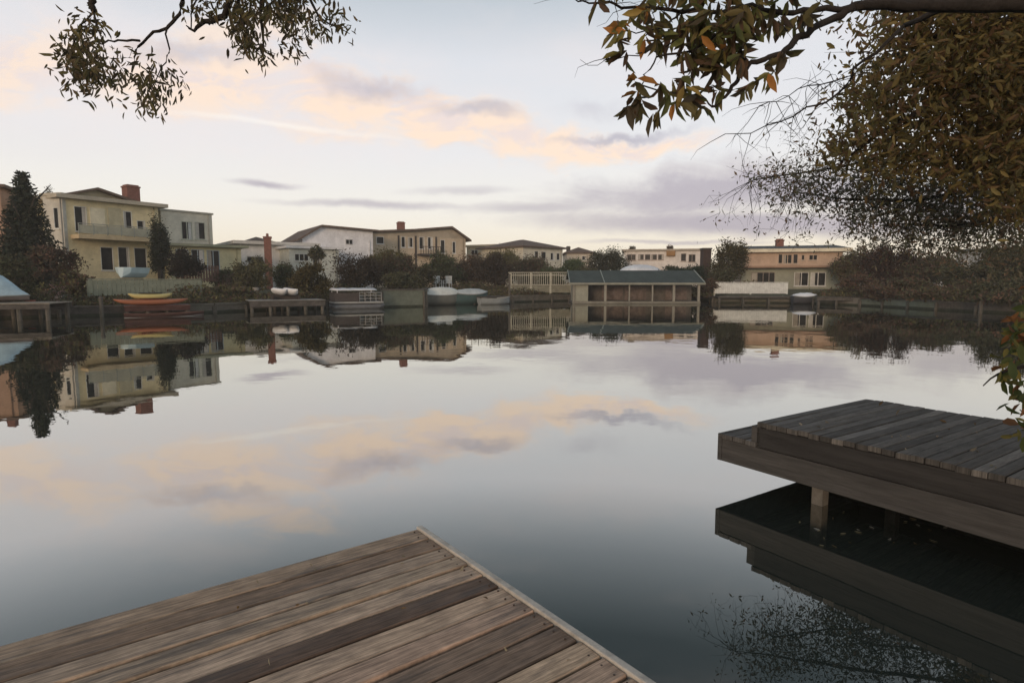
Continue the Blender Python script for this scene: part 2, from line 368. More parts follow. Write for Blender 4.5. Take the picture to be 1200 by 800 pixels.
# ------------------------------------------------------------------ houses
class Facade:
    def __init__(s, xl, Yl, xr, Yr, ybase=330):
        s.A = P(xl, ybase, Yl); s.B = P(xr, ybase, Yr); s.A.z = s.B.z = 0
        s.u = (s.B-s.A).normalized(); s.n = Vector((s.u.y, -s.u.x, 0)); s.W = (s.B-s.A).length
        if s.n.dot(-s.A) < 0: s.n = -s.n
        s.rz = math.atan2(s.u.y, s.u.x)
    def loc(s, px, py):
        """photo position -> (along facade, height) on the facade plane"""
        d = ray(px, py); o = Vector((0, 0, H_CAM)); t = (s.A-o).dot(s.n)/d.dot(s.n); p = o + d*t
        return (p-s.A).dot(s.u), p.z - GZ
def wall_grid(mb, W, z1, openings, thick=.07, m=0, z0=0.0):
    xs = sorted({0, W} | {o[0] for o in openings} | {o[1] for o in openings}); zs = sorted({z0, z1} | {o[2] for o in openings} | {o[3] for o in openings})
    xs = [x for x in xs if 0 <= x <= W]; zs = [z for z in zs if z0 <= z <= z1]
    for i in range(len(xs)-1):
        for j in range(len(zs)-1):
            cx, cz = (xs[i]+xs[i+1])/2, (zs[j]+zs[j+1])/2
            if any(o[0] < cx < o[1] and o[2] < cz < o[3] for o in openings): continue
            mb.add([(xs[i], 0, zs[j]), (xs[i+1], 0, zs[j]), (xs[i+1], 0, zs[j+1]), (xs[i], 0, zs[j+1])], [(0, 1, 2, 3)], m)
    for a, b, c, d in openings:
        mb.add([(a, 0, c), (b, 0, c), (b, thick, c), (a, thick, c), (a, 0, d), (b, 0, d), (b, thick, d), (a, thick, d)], [(0, 1, 2, 3), (4, 7, 6, 5), (0, 3, 7, 4), (1, 5, 6, 2)], m)
def window(root, a, b, c, d, frame, mull=1, glass=None, fw=.07, name='window', bars=0):
    fr = MB(); y0, y1 = -.015, .05; fw = min(fw, .05); a += .003; b -= .003; c += .003; d -= .003
    fr.box(a, a+fw, y0, y1, c, d); fr.box(b-fw, b, y0, y1, c, d); fr.box(a+fw, b-fw, y0, y1, c, c+fw); fr.box(a+fw, b-fw, y0, y1, d-fw, d)
    for k in range(1, mull+1):
        x = a + (b-a)*k/(mull+1); fr.box(x-.03, x+.03, y0+.01, y1-.01, c+fw, d-fw)
    for k in range(bars):
        z = c + (d-c)*(k+1)/(bars+1); fr.box(a+fw, b-fw, y0+.02, y1-.02, z-.02, z+.02)
    sill = MB().box(a-.06, b+.06, -.08, .0-.003, c-.07, c-.01)
    o = fr.build(name, frame, root); sill.build('sill', frame, o)
    MB().box(a+.01, b-.01, .053, .066, c+.01, d-.01).build('pane', glass or GLASS, o)
    if (b-a) > .5 and random.random() < .6:
        cw = (b-a)*random.uniform(.18, .4); x_ = a+.04 if random.random() < .5 else b-.04-cw
        MB().box(x_, x_+cw, .044, .051, c+.06, d-.06).build('curtain', paint(random.choice([(.42, .40, .36), (.30, .28, .24), (.5, .5, .48)])), o)
    return o
def house(name, label, fc, depth, ztop, wall, wins=(), roof=None, trim=(.6, .6, .55), side=None, cat='house', z0=0.0):
    """wins: (xl,yt,xr,yb,mullions) in photo positions on the facade; returns root and facade"""
    base = Vector((fc.A.x, fc.A.y, GZ)); root = empty(name, base, label, cat, fc.rz)
    W = fc.W; H = ztop; op = []
    for wv in wins:
        s0, t1 = fc.loc(wv[0], wv[1]); s1, t0 = fc.loc(wv[2], wv[3])
        s0 = max(.15, s0); s1 = min(W-.15, s1); t0 = max(z0+.1, t0); t1 = min(H-.1, t1)
        if s1-s0 > .2 and t1-t0 > .2: op.append((s0, s1, t0, t1, wv[4] if len(wv) > 4 else 1))
    mb = MB(); wall_grid(mb, W, H, [o[:4] for o in op], z0=z0)
    mb.add([(0, 0, z0), (0, depth, z0), (0, depth, H), (0, 0, H)], [(0, 3, 2, 1)]); mb.add([(W, 0, z0), (W, depth, z0), (W, depth, H), (W, 0, H)], [(0, 1, 2, 3)])
    mb.add([(0, depth, z0), (W, depth, z0), (W, depth, H), (0, depth, H)], [(0, 3, 2, 1)]); mb.add([(0, 0, H), (W, 0, H), (W, depth, H), (0, depth, H)], [(0, 1, 2, 3)])
    mb.build('wall', paint(wall), root)
    pp_ = MB(); xq = W-.35 if W > 3 else W-.12
    pp_.tube([(xq, -.06, z0+.02), (xq, -.06, H-.05)], [.04, .04], 6); pp_.build('drainpipe', paint(tuple(v*.7 for v in wall)), root)
    for o in op: window(root, *o[:4], paint(trim), mull=o[4])
    return root
def slab(root, W, depth, z, th, ov, m, name='roof', ovs=None):
    ovs = ov if ovs is None else ovs
    return MB().box(-ovs, W+ovs, -ov, depth+ov, z+.003, z+th).build(name, m, root)
def gable(root, prof, depth, th, ov, wallm, roofm, name='roof', y0=0):
    """profile extruded backwards; prof = [(s,z)...] left eave, peak(s), right eave. Fills the gable wall and lays a thick roof."""
    zmin = min(z for _, z in prof); mb = MB()
    n = len(prof); fr = [(s, y0, z) for s, z in prof]; bk = [(s, y0+depth, z) for s, z in prof]
    extra = [(prof[-1][0], zmin), (prof[0][0], zmin)]
    poly = list(prof) + [e for e in extra if abs(e[1]-prof[-1 if e is extra[0] else 0][1]) > 1e-4]
    mb.loft([[(s, y0-.004, z) for s, z in poly], [(s, y0+depth, z) for s, z in poly]])
    mb.build('gable_wall', wallm, root)
    # roof
    ext = []
    (s0, z0), (s1, z1) = prof[0], prof[1]; k = (z1-z0)/(s1-s0); ext.append((s0-ov, z0-k*ov))
    ext += prof[1:-1]
    (s0, z0), (s1, z1) = prof[-2], prof[-1]; k = (z1-z0)/(s1-s0); ext.append((s1+ov, z1+k*ov))
    rb = MB(); secs = []
    for y in (y0-ov, y0+depth+ov): secs.append([(s, y, z+.004) for s, z in ext] + [(s, y, z+th) for s, z in ext[::-1]])
    rb.loft(secs); return rb.build(name, roofm, root)
def hip(root, W, depth, z, rise, ov, m, name='roof'):
    a = min(W, depth)*.5; x0, x1, y0, y1 = -ov, W+ov, -ov, depth+ov; mb = MB()
    if W >= depth: r0, r1 = (a, depth/2), (W-a, depth/2)
    else: r0, r1 = (W/2, a), (W/2, depth-a)
    vs = [(x0, y0, z), (x1, y0, z), (x1, y1, z), (x0, y1, z), (x0, y0, z+.16), (x1, y0, z+.16), (x1, y1, z+.16), (x0, y1, z+.16), (*r0, z+rise), (*r1, z+rise)]
    vs = [(a_, b_, c_+.004) for a_, b_, c_ in vs]
    if W >= depth: up = [(4, 5, 9, 8), (5, 6, 9), (6, 7, 8, 9), (7, 4, 8)]
    else: up = [(4, 5, 8), (5, 6, 9, 8), (6, 7, 9), (7, 4, 8, 9)]
    mb.add(vs, [(0, 3, 2, 1), (0, 1, 5, 4), (1, 2, 6, 5), (2, 3, 7, 6), (3, 0, 4, 7)] + up); return mb.build(name, m, root)
def chimney(parent, s0, s1, y, z0, z1, m=BRICK, d=.7, pot=True, name='chimney'):
    mb = MB(); mb.box(s0, s1, y, y+d, z0, z1-.22); mb.box(s0-.05, s1+.05, y-.05, y+d+.05, z1-.217, z1-.1); mb.box(s0+.05, s1-.05, y+.05, y+d-.05, z1-.097, z1)
    return mb.build(name, m, parent)

ROOF_BR = paint((.12, .085, .065), .3, 3); ROOF_DK = paint((.07, .075, .075), .3, 2); ROOF_GREY = paint((.16, .155, .15), .25, 2)
FASC = paint((.42, .38, .30)); WHITE = paint((.62, .62, .62)); CREAM = paint((.56, .52, .42)); DARKW = paint((.06, .05, .045), .3)

# H0 orange house at the left edge
fc = Facade(-70, 42, 9, 43.5); _, zt = fc.loc(5, 220)
r = house('orange_house', 'orange brown house cut off by the left edge of the picture', fc, 8, zt, (.38, .25, .175), [(-40, 250, -20, 275, 1), (-40, 290, -15, 315, 1)])
rf = slab(r, fc.W, 8, zt, .2, .4, ROOF_BR); chimney(rf, fc.W-1.2, fc.W-.7, 1.5, zt+.2, zt+1.3)

# H1 yellow two-storey house
fc = Facade(80, 43.5, 190, 49); _, zt = fc.loc(80, 233)
YEL = (.42, .40, .24)
r = house('yellow_house', 'pale yellow two storey house with low gable, balcony and red brick chimney', fc, 8, zt, (.62, .54, .34),
          [(86, 241, 103, 272, 0), (144, 247, 156, 276, 0), (160, 258, 171, 277, 0), (117, 289, 134, 317, 0), (137.5, 289, 153, 317, 0), (156.5, 290, 173, 317, 0)], trim=(.55, .55, .5))
slab(r, fc.W, 8, zt, .28, .55, FASC, name='roof')
g = [fc.loc(82, 232), fc.loc(114, 221), fc.loc(153, 238)]
g = [(g[0][0], zt+.29), (g[1][0], g[1][1]-.1), (g[2][0], zt+.29)]
gable(r, g, 7, .18, .45, paint((.33, .29, .20)), ROOF_BR, name='gable_roof', y0=.3)
c0, cz0 = fc.loc(159, 241); c1, cz1 = fc.loc(171, 218); chimney(r, c0, c0+.95, 1.2, zt+.25, cz1+.15, d=.9)
# balcony
b0, bz = fc.loc(83, 273); b1, _ = fc.loc(178, 278); 
bal = MB().box(b0, b1, -1.3, -.004, bz-.42, bz-.12).build('balcony', paint((.50, .40, .25)), r)
rl = MB(); k = int((b1-b0)/.9)
for i in range(k+1): x = b0+.03+(b1-b0-.06)*i/k; rl.box(x-.025, x+.025, -1.28, -1.23, bz-.12, bz+.62)
rl.box(b0, b1, -1.29, -1.22, bz+.62, bz+.67); rl.build('railing', paint((.30, .31, .27)), bal)
pn = MB().box(b0+.05, b1-.05, -1.262, -1.25, bz-.05, bz+.55); pn.build('railing_panel', paint((.36, .35, .27)), bal)
for a, b_ in ((104.5, 124), (126, 143)):   # pale shutters between the upper windows
    s0, t1 = fc.loc(a, 243); s1, t0 = fc.loc(b_, 272); MB().box(s0, s1, -.05, -.004, t0, t1).build('shutter', paint((.60, .56, .42) if a < 110 else (.42, .39, .27)), r)
# white corner bay left of it
fc2 = Facade(57, 43.8, 79.5, 43.4); _, z2 = fc2.loc(66, 229)
r = house('white_side_bay', 'greyish white side wing between the conifer and the yellow house', fc2, 6, z2, (.52, .50, .44), [(62, 243, 70, 268, 0)], cat='house wing')
slab(r, fc2.W, 6, z2, .18, .12, FASC)

# H1b grey-green flat roofed block
fc = Facade(193, 50.5, 252, 54); _, zt = fc.loc(193, 247)
r = house('grey_green_house', 'grey green flat roofed two storey block right of the slim dark tree', fc, 7, zt, (.58, .55, .46), [(228, 260, 241, 281, 0), (212, 259, 226, 281, 1)], trim=(.45, .46, .38))
slab(r, fc.W, 7, zt, .16, .1, paint((.33, .32, .27)))
fc = Facade(202, 47.5, 284, 51); _, zt = fc.loc(202, 288)
r = house('garden_room', 'low yellowish garden room with blue glass doors below the grey green block', fc, 3.0, zt, (.52, .48, .30), [(206, 292, 222, 316, 1), (224, 292, 240, 316, 1), (242, 293, 258, 316, 1)], trim=(.32, .38, .42), cat='house extension')
slab(r, fc.W, 3.0, zt, .2, .5, paint((.27, .28, .20)))

# H2 white low house
fc = Facade(283, 56, 366, 60); _, zt = fc.loc(283, 286)
r = house('low_white_house', 'low white house with a dark window band behind a red brick chimney stack', fc, 7, zt, (.70, .69, .67), [(332, 296, 359, 306, 3), (289, 300, 309, 307, 1)])
slab(r, fc.W, 7, zt, .3, .7, paint((.50, .48, .44)))
a, _ = fc.loc(290, 280); b, _ = fc.loc(332, 280); _, z3 = fc.loc(305, 278)
hp = MB(); hp.add([(a, 1, zt+.31), (b, 1, zt+.31), (b, 6, zt+.31), (a, 6, zt+.31), (a+1.6, 3.4, z3+.25), (b-1.6, 3.4, z3+.25)], [(0, 1, 5, 4), (1, 2, 5), (2, 3, 4, 5), (3, 0, 4)]); hp.build('hip_roof', ROOF_BR, r)
fcc = Facade(311, 52, 319.5, 52.2); _, z4 = fcc.loc(315, 275)
rr = empty('brick_chimney_stack', (fcc.A.x, fcc.A.y, GZ), 'tall red brick chimney stack in front of the low white house', 'chimney', fcc.rz)
MB().box(0, fcc.W, 0, .7, 0, z4-.3).build('stack', BRICK, rr); MB().box(-.06, fcc.W+.06, -.06, .76, z4-.297, z4-.15).build('cap', BRICK, rr); MB().tube([(fcc.W/2, .35, z4-.14), (fcc.W/2, .35, z4+.12)], [.12, .1], 8).build('chimney_pot', BRICK, rr)

# H3 white gabled house
fc = Facade(356, 61, 438, 65); zb = fc.loc(356, 279)[1]
r = house('white_gabled_house', 'white two storey house with lopsided gable and one small dark window', fc, 9, zb, (.68, .68, .70), [])
pr = [(0, zb), (fc.loc(376, 266)[0], fc.loc(376, 266)[1]), (fc.W, fc.loc(437, 271.5)[1])]
gable(r, pr, 9, .2, .5, paint((.68, .68, .70)), ROOF_BR)
s0, t1 = fc.loc(404.5, 280); s1, t0 = fc.loc(413.5, 287)
wf = MB(); wf.box(s0, s1, -.06, -.006, t0, t1); wo = wf.build('window', paint((.5, .5, .5)), r); MB().box(s0+.08, (s0+s1)/2-.03, -.07, -.061, t0+.08, t1-.08).box((s0+s1)/2+.03, s1-.08, -.07, -.061, t0+.08, t1-.08).build('pane', GLASS, wo)
fc = Facade(340, 56, 398, 59); _, zt = fc.loc(360, 291.5)
r = house('white_porch_extension', 'flat roofed white porch with pale pillars below the white gabled house', fc, 4, zt, (.50, .52, .47), [(345, 297, 362, 306, 2), (366, 298, 378, 315, 1)], cat='house extension')
slab(r, fc.W, 4, zt, .22, .4, WHITE)

# H4 beige house
fc = Facade(438, 69, 546, 75); zb = fc.loc(438, 272.5)[1]
r = house('beige_balcony_house', 'beige two storey house with dark balcony and right hand gable', fc, 9, zb-.1, (.46, .38, .28),
          [(441, 277, 450, 286, 0), (470, 277, 475, 290, 0), (478, 278, 484, 290, 0), (491, 277.5, 497.5, 292, 0), (501, 277.5, 507, 292, 0), (516, 281, 521.5, 297, 0), (530, 283, 534, 297, 0)], trim=(.6, .6, .58))
pr = [(0, zb), (fc.loc(484, 270.5)[0], fc.loc(484, 270.8)[1]), (fc.loc(528, 268)[0], fc.loc(528, 267.5)[1]), (fc.W, fc.loc(545, 280)[1])]
pr[0] = (0, min(zb, pr[1][1]-.05)); 
gable(r, pr, 9, .22, .55, paint((.36, .31, .24)), ROOF_BR)
a, _ = fc.loc(476, 270); chimney(r, a, a+.8, 2.5, pr[1][1]-.3, pr[1][1]+1.3)
b0, bz = fc.loc(489, 293); b1, bz1 = fc.loc(512, 300)
MB().box(b0, b1, -1.2, -.006, bz1, bz1+.2).build('balcony', DARKW, r)
rl = MB()
for i in range(9): x = b0+(b1-b0)*i/8; rl.box(x-.03, x+.03, -1.19, -1.14, bz1+.2, bz1+1)
rl.box(b0-.05, b1+.05, -1.2, -1.13, bz1+1, bz1+1.07); rl.build('railing', DARKW, r)
pl = MB()
for px in (467, 487, 511): s, _ = fc.loc(px, 285); pl.box(s-.1, s+.1, -.08, -.006, .1, zb-.2)
pl.build('timber_post', DARKW, r)

# H5, H6, H7
fc = Facade(547, 84, 616, 80); _, zt = fc.loc(580, 288.5)
r = house('long_cream_house', 'long low cream house with flat roof left of the hip roofed house', fc, 8, zt, (.50, .45, .32), [(552, 293, 560, 299, 1), (596, 292, 606, 299, 1)])
slab(r, fc.W, 8, zt, .25, .4, paint((.40, .35, .25)))
s0, t1 = fc.loc(571, 291); s1, t0 = fc.loc(591, 297); lr = MB(); lr.add([(s0, 0-.01, t1), (s1, -.01, t1), (s1+.4, -2, t0), (s0-.4, -2, t0), (s0, -.01, t1-.2), (s1, -.01, t1-.2), (s1+.4, -2, t0-.2), (s0-.4, -2, t0-.2)], [(0, 3, 2, 1), (4, 5, 6, 7), (0, 1, 5, 4), (1, 2, 6, 5), (2, 3, 7, 6), (3, 0, 4, 7)]); lr.build('porch_roof', paint((.36, .21, .10)), r)
fc = Facade(613, 74, 659, 79); _, zt = fc.loc(613, 289.5)
r = house('hip_roofed_house', 'cream two storey house with brown hip roof and row of tall windows', fc, 8, zt, (.55, .52, .43), [(626, 294, 631, 303, 0), (634, 294.5, 640, 304, 0), (645, 296, 650, 305, 0), (652, 296.5, 656, 305, 0)])
hip(r, fc.W, 8, zt, 1.25, .5, ROOF_BR)
fc = Facade(664, 88, 694, 88); _, zt = fc.loc(670, 297)
r = house('brown_roofed_cottage', 'small house with brown roof and thin chimney left of round dark tree', fc, 7, zt, (.50, .45, .38), [(682, 300, 687, 305, 0)])
hip(r, fc.W, 7, zt, 1.0, .4, ROOF_BR); chimney(r, .05, .6, 1, zt-.5, fc.loc(665, 288)[1], m=DARKW, d=.6)
# H8 long white house behind the boathouse
fc = Facade(731, 73, 826, 71); _, zt = fc.loc(731, 294.5)
ws = [(735, 298, 745, 305, 1)] + [(748+i*7.7, 298, 754.5+i*7.7, 304.5, 0) for i in range(4)] + [(798, 297, 804, 306, 0), (807, 298, 815, 307, 1)]
r = house('long_white_house', 'long whitish house with a row of square windows behind the boathouse', fc, 8, zt, (.64, .60, .56), ws, trim=(.30, .25, .22))
slab(r, fc.W, 8, zt, .22, .3, paint((.33, .29, .24)))
s0, t1 = fc.loc(781, 294); s1, t0 = fc.loc(791, 300); MB().box(s0, s1, -.5, -.006, t0, t1).build('window_box', paint((.28, .16, .07)), r)
fc = Facade(823, 58, 832.5, 58); _, zt = fc.loc(828, 290.5)
r = empty('dark_chimney_tower', (fc.A.x, fc.A.y, GZ), 'square dark brown chimney tower right of the long white house', 'chimney', fc.rz)
MB().box(0, fc.W, 0, .9, 0, zt-.15).build('shaft', paint((.05, .032, .028), .3, 4), r); MB().box(-.06, fc.W+.06, -.06, .96, zt-.147, zt).build('cap', DARKW, r)
# H9
fc = Facade(868, 55, 986, 53); _, zt = fc.loc(930, 295.5); 
r = house('orange_two_storey_house', 'long two storey house with orange upper wall, cream fascia and red chimney', fc, 9, zt, (.44, .33, .25),
          [(912, 297.5, 917, 309, 0), (918, 298, 928, 309, 1), (929.5, 297.5, 935, 309, 0), (939, 298.5, 943, 305, 0), (948, 298.5, 958, 305, 1)], trim=(.42, .34, .27))
# the ground floor stands out in front of the orange wall
z1 = fc.loc(930, 314)[1]
lower = []
for (a, t, b, c, mm) in [(880, 319, 907, 333, 3), (930, 319, 946, 335, 1), (949, 319, 966, 335, 1)]:
    s0, t1 = fc.loc(a, t); s1, t0 = fc.loc(b, c); lower.append((s0, s1, max(.1, t0), t1, mm))
mb = MB(); wall_grid(mb, fc.W, z1-.02, [o[:4] for o in lower]); 
lw_o = mb.build('ground_floor_wall', paint((.29, .30, .24)), r, loc=(0, -.35, 0))
for i, o in enumerate(lower): window(lw_o, *o[:4], paint((.62, .62, .6) if i else (.25, .22, .2)), mull=o[4])
MB().box(-.4, fc.W+.3, -1.3, -.004, z1, z1+.16).build('balcony', paint((.30, .20, .14)), r)
a0, zz = fc.loc(912, 297); a1, _ = fc.loc(930, 297)
slab(r, fc.W, 9, zt, .3, .6, paint((.62, .57, .44)), name='fascia')
rb = MB(); z_ = zt+.302; rb.add([(-.6, -.4, z_), (fc.W+.6, -.4, z_), (fc.W+.6, 9.6, z_), (-.6, 9.6, z_), (-.4, 4, z_+.5), (fc.W+.4, 4, z_+.5)], [(0, 1, 5, 4), (1, 2, 5), (2, 3, 4, 5), (3, 0, 4)])
rf = rb.build('roof', ROOF_DK, r); a, _ = fc.loc(917, 290); chimney(rf, a, a+.65, 3.0, zt+.3, fc.loc(921, 281)[1]+.3)
# hidden cream house seen on the water at the right
fc = Facade(1050, 60, 1110, 61)
r = house('cream_porch_house', 'cream house with square porch pillars half hidden by the dark trees at right', fc, 7, 2.5, (.34, .31, .25), [(1060, 320, 1072, 332, 1), (1085, 320, 1096, 332, 1)])
hip(r, fc.W, 7, 2.5, .9, .6, ROOF_DK); pp = MB()
for i in range(4): x = .2+(fc.W-.4)*i/3; pp.box(x-.12, x+.12, -1.4, -1.16, 0, 2.3)
pp.box(-.1, fc.W+.1, -1.5, -.005, 2.3, 2.49).build('porch', WHITE, r)
fc = Facade(1118, 66, 1200, 62)
r = house('grey_blue_house', 'dull blue grey house glimpsed through the twigs at the right', fc, 7, 3.9, (.24, .26, .27), [(1125, 305, 1134, 312, 1), (1150, 305, 1160, 312, 1)])
slab(r, fc.W, 7, 3.9, .25, .4, ROOF_DK)

# ------------------------------------------------------------------ boathouse
L0, R0 = P(671, 354, 44.0), P(820, 354, 43.6)
fcB = Facade(671, 44.0, 820, 43.6); W = fcB.W; D = 4.6
zc = GZ
lz = lambda px, py: fcB.loc(px, py)[1] + GZ
eave = lz(745, 332.5); deck = lz(745, 353.0); deck = max(deck, .12)
bh = empty('boathouse', (fcB.A.x, fcB.A.y, 0), 'long open boathouse with dark green roof on pale posts over the water', 'boathouse', fcB.rz)
rm = MB(); ridge = eave + .95
rm.loft([[(x, -.35, eave), (x, -.35, eave+.07), (x, D*.62, ridge+.07), (x, D+.3, eave+.4), (x, D+.3, eave+.33), (x, D*.62, ridge)] for x in (-.25, W+.3)])
GRN = mat('green_roof_felt', (.045, .057, .05), .75, .3, 1.5, stretch=(1, .3, 1))
ro = rm.build('roof', GRN, bh)
MB().box(-.27, W+.32, -.42, -.353, eave-.07, eave+.08).build('gutter', paint((.22, .22, .18)), ro)
sm = MB(); xs_ = fcB.loc(708, 325)[0]
for x in (-.23, xs_, W+.28): sm.beam((x, -.36, eave+.10), (x, D*.62, ridge+.10), .06, .05)
sm.build('roof_batten', paint((.26, .29, .26)), ro)
MB().box(0, W, -.25, D, deck-.14, deck).build('deck', WOOD_D, bh)
MB().box(-.02, W+.02, -.32, -.253, deck-.16, deck+.02).build('deck_edge', paint((.17, .16, .13)), bh)
for px in (672.5, 709, 737, 764, 789, 818):
    s, _ = fcB.loc(px, 345); wd = .17 if px in (709, 789, 818) else .1
    MB().box(s-wd/2, s+wd/2, -.22, -.22+wd, -.6, eave-.003).build('post', paint((.25, .235, .195)), bh)
s0, _ = fcB.loc(674, 345); s1, _ = fcB.loc(689, 345)
MB().box(s0, s1, -.14, -.08, deck+.003, eave-.08).build('pale_panel', paint((.25, .25, .2)), bh)
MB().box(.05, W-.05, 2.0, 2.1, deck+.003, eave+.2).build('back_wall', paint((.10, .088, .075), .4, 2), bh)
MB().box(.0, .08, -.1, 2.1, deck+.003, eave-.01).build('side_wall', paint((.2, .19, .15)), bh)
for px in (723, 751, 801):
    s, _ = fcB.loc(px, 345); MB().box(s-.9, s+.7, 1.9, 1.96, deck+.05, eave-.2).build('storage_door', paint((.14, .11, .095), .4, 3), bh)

# ------------------------------------------------------------------ fences
def plank_fence(name, label, xl, Yl, xr, Yr, yt, yb, colr, n, solid=False, cat='fence', top=True):
    f = Facade(xl, Yl, xr, Yr); e = empty(name, (f.A.x, f.A.y, 0), label, cat, f.rz)
    z1 = f.loc((xl+xr)/2, yt)[1]+GZ; z0 = f.loc((xl+xr)/2, yb)[1]+GZ; m = paint(colr, .2, 3)
    b = MB(); wd = f.W/n; g = .012 if solid else wd*.3
    for i in range(n): dz_ = random.uniform(-.01, .015); b.box(i*wd+g/2, (i+1)*wd-g/2, 0, .03, z0, z1+dz_)
    b.build('boards', m, e); rr = MB(); rr.box(0, f.W, .033, .08, z0+.12, z0+.2); rr.box(0, f.W, .033, .08, z1-.25, z1-.17)
    if top: rr.box(-.03, f.W+.03, -.03, .1, z1+.018, z1+.06)
    rr.build('rail', m, e); pst = MB()
    k = max(1, int(f.W/2.2))
    for i in range(k+1): x = f.W*i/k; pst.box(x-.05, x+.05, .085, .185, 0, z1-.02)
    o = pst.build('posts', m, e); return e, f, z0, z1
plank_fence('white_board_fence', 'white board fence panel on the bank right of the boathouse', 838, 47.5, 923.5, 47.0, 331.5, 344, (.62, .63, .60), 34, True)
f = Facade(840, 45.2, 930, 44.8); e = empty('landing_dock', (f.A.x, f.A.y, 0), 'grey landing dock below the white board fence', 'dock', f.rz)
MB().box(0, f.W, -.6, .8, .40, .52).build('deck', WOOD_D, e)
for x in (.1, f.W*.33, f.W*.66, f.W-.1): MB().box(x-.07, x+.07, -.55, -.41, -.6, .397).build('pile', PILE, e)
plank_fence('green_garden_wall_panel', 'faded green panel fence in front of the yellow house', 103, 30.5, 236, 34, 328, 346, (.20, .22, .17), 26, True, top=True)
plank_fence('reddish_slat_fence', 'reddish brown slat fence below the garden room', 208, 43, 257, 45, 311, 330, (.17, .10, .075), 15, False, top=False)
plank_fence('brown_garden_fence', 'low brown fence left of the red brick chimney stack', 262, 45, 300, 47, 322, 336, (.14, .09, .07), 16, True)
# white lattice/pergola fence
f = Facade(597, 50, 672, 49.5); e = empty('lattice_fence', (f.A.x, f.A.y, 0), 'grey white trellis fence with tall posts left of the boathouse', 'fence', f.rz)
zt_ = f.loc(640, 320)[1]+GZ; zb_ = f.loc(640, 350)[1]+GZ; m_ = paint((.40, .39, .32)); 
b = MB(); n_ = 30
for i in range(n_+1): x = f.W*i/n_; b.box(x-.022, x+.022, 0, .03, zt_-.95, zt_-.03)
b.box(0, f.W, .033, .07, zt_-.2, zt_-.14); b.box(0, f.W, .033, .07, zt_-.99, zt_-.93); b.build('slats', m_, e)
b = MB()
for px in (598, 622, 645, 670): s, _ = f.loc(px, 335); b.box(s-.08, s+.08, .073, .22, .5, zt_+.02)
b.build('posts', m_, e); MB().box(-.1, f.W+.1, -.05, .25, zt_+.023, zt_+.08).build('top_rail', m_, e)
MB().box(0, f.W, .075, .11, .7, zt_-1.02).build('lower_boards', paint((.19, .185, .14), .3, 3), e)

# ------------------------------------------------------------------ docks (far)
def far_dock(name, label, px0, px1, Y0, Y1, ytop, deckm, depth=2.0, th=.16, npile=4, skirt=None, z=None):
    f = Facade(px0, Y0, px1, Y1); z = z or max(.3, f.loc((px0+px1)/2, ytop)[1]+GZ)
    e = empty(name, (f.A.x, f.A.y, 0), label, 'dock', f.rz); b = MB(); n = int(f.W/.16)
    for i in range(n): b.box(i*f.W/n+.006, (i+1)*f.W/n-.006, 0, depth, z-.04, z+random.uniform(-.004, .004))
    b.build('deck', deckm, e)
    MB().box(.02, f.W-.02, .03, .09, z-.045-th, z-.045).box(.02, f.W-.02, depth-.09, depth-.03, z-.045-th, z-.045).build('beam', skirt or WOOD_D, e)
    for i in range(npile):
        x = .15+(f.W-.3)*i/(npile-1)
        MB().tube([(x, .2, -.8), (x, .2, z-.05)], [.1, .09], 8).build('pile', PILE, e); MB().tube([(x, depth-.2, -.8), (x, depth-.2, z-.05)], [.1, .09], 8).build('pile', PILE, e)
    return e, f, z
DK_L, fL, zL = far_dock('timber_dock', 'pale topped timber dock at the left edge with dark piles', -60, 56, 23.5, 24.5, 355.5, mat('pale_dock_boards', (.23, .20, .16), .9, .3, 2), 2.4, .2, 4)
DK_R, fR, zR = far_dock('red_dock', 'red brown painted dock carrying the colourful kayaks', 143, 222, 27.5, 29, 358, mat('red_dock_paint', (.12, .058, .045), .9, .3, 2), 1.6, .2, 4, skirt=mat('red_dock_skirt', (.07, .035, .03), .9, .3, 2))
DK_K, fK, zK = far_dock('dark_dock', 'dark timber dock carrying two white kayaks', 291, 381, 31.5, 33.5, 351.5, mat('grey_dock_boards', (.22, .21, .19), .9, .3, 2), 2.2, .3, 5)
DK_P, fP_, zP = far_dock('weathered_jetty', 'small weathered jetty behind the covered pontoon boat', 384, 448, 36.5, 38, 351, WOOD_D, 1.5, .2, 4, z=.62)
DK_T, fT, zT = far_dock('narrow_jetty', 'narrow dark jetty right of the teal boat', 566, 594, 42, 44, 347, WOOD_D, 1.2, .2, 3)
DK_W, fW, zW = far_dock('short_jetty', 'short grey jetty right of the moored white boat', 958, 1006, 41.5, 40.5, 348, WOOD_D, 1.4, .2, 3, z=.55)

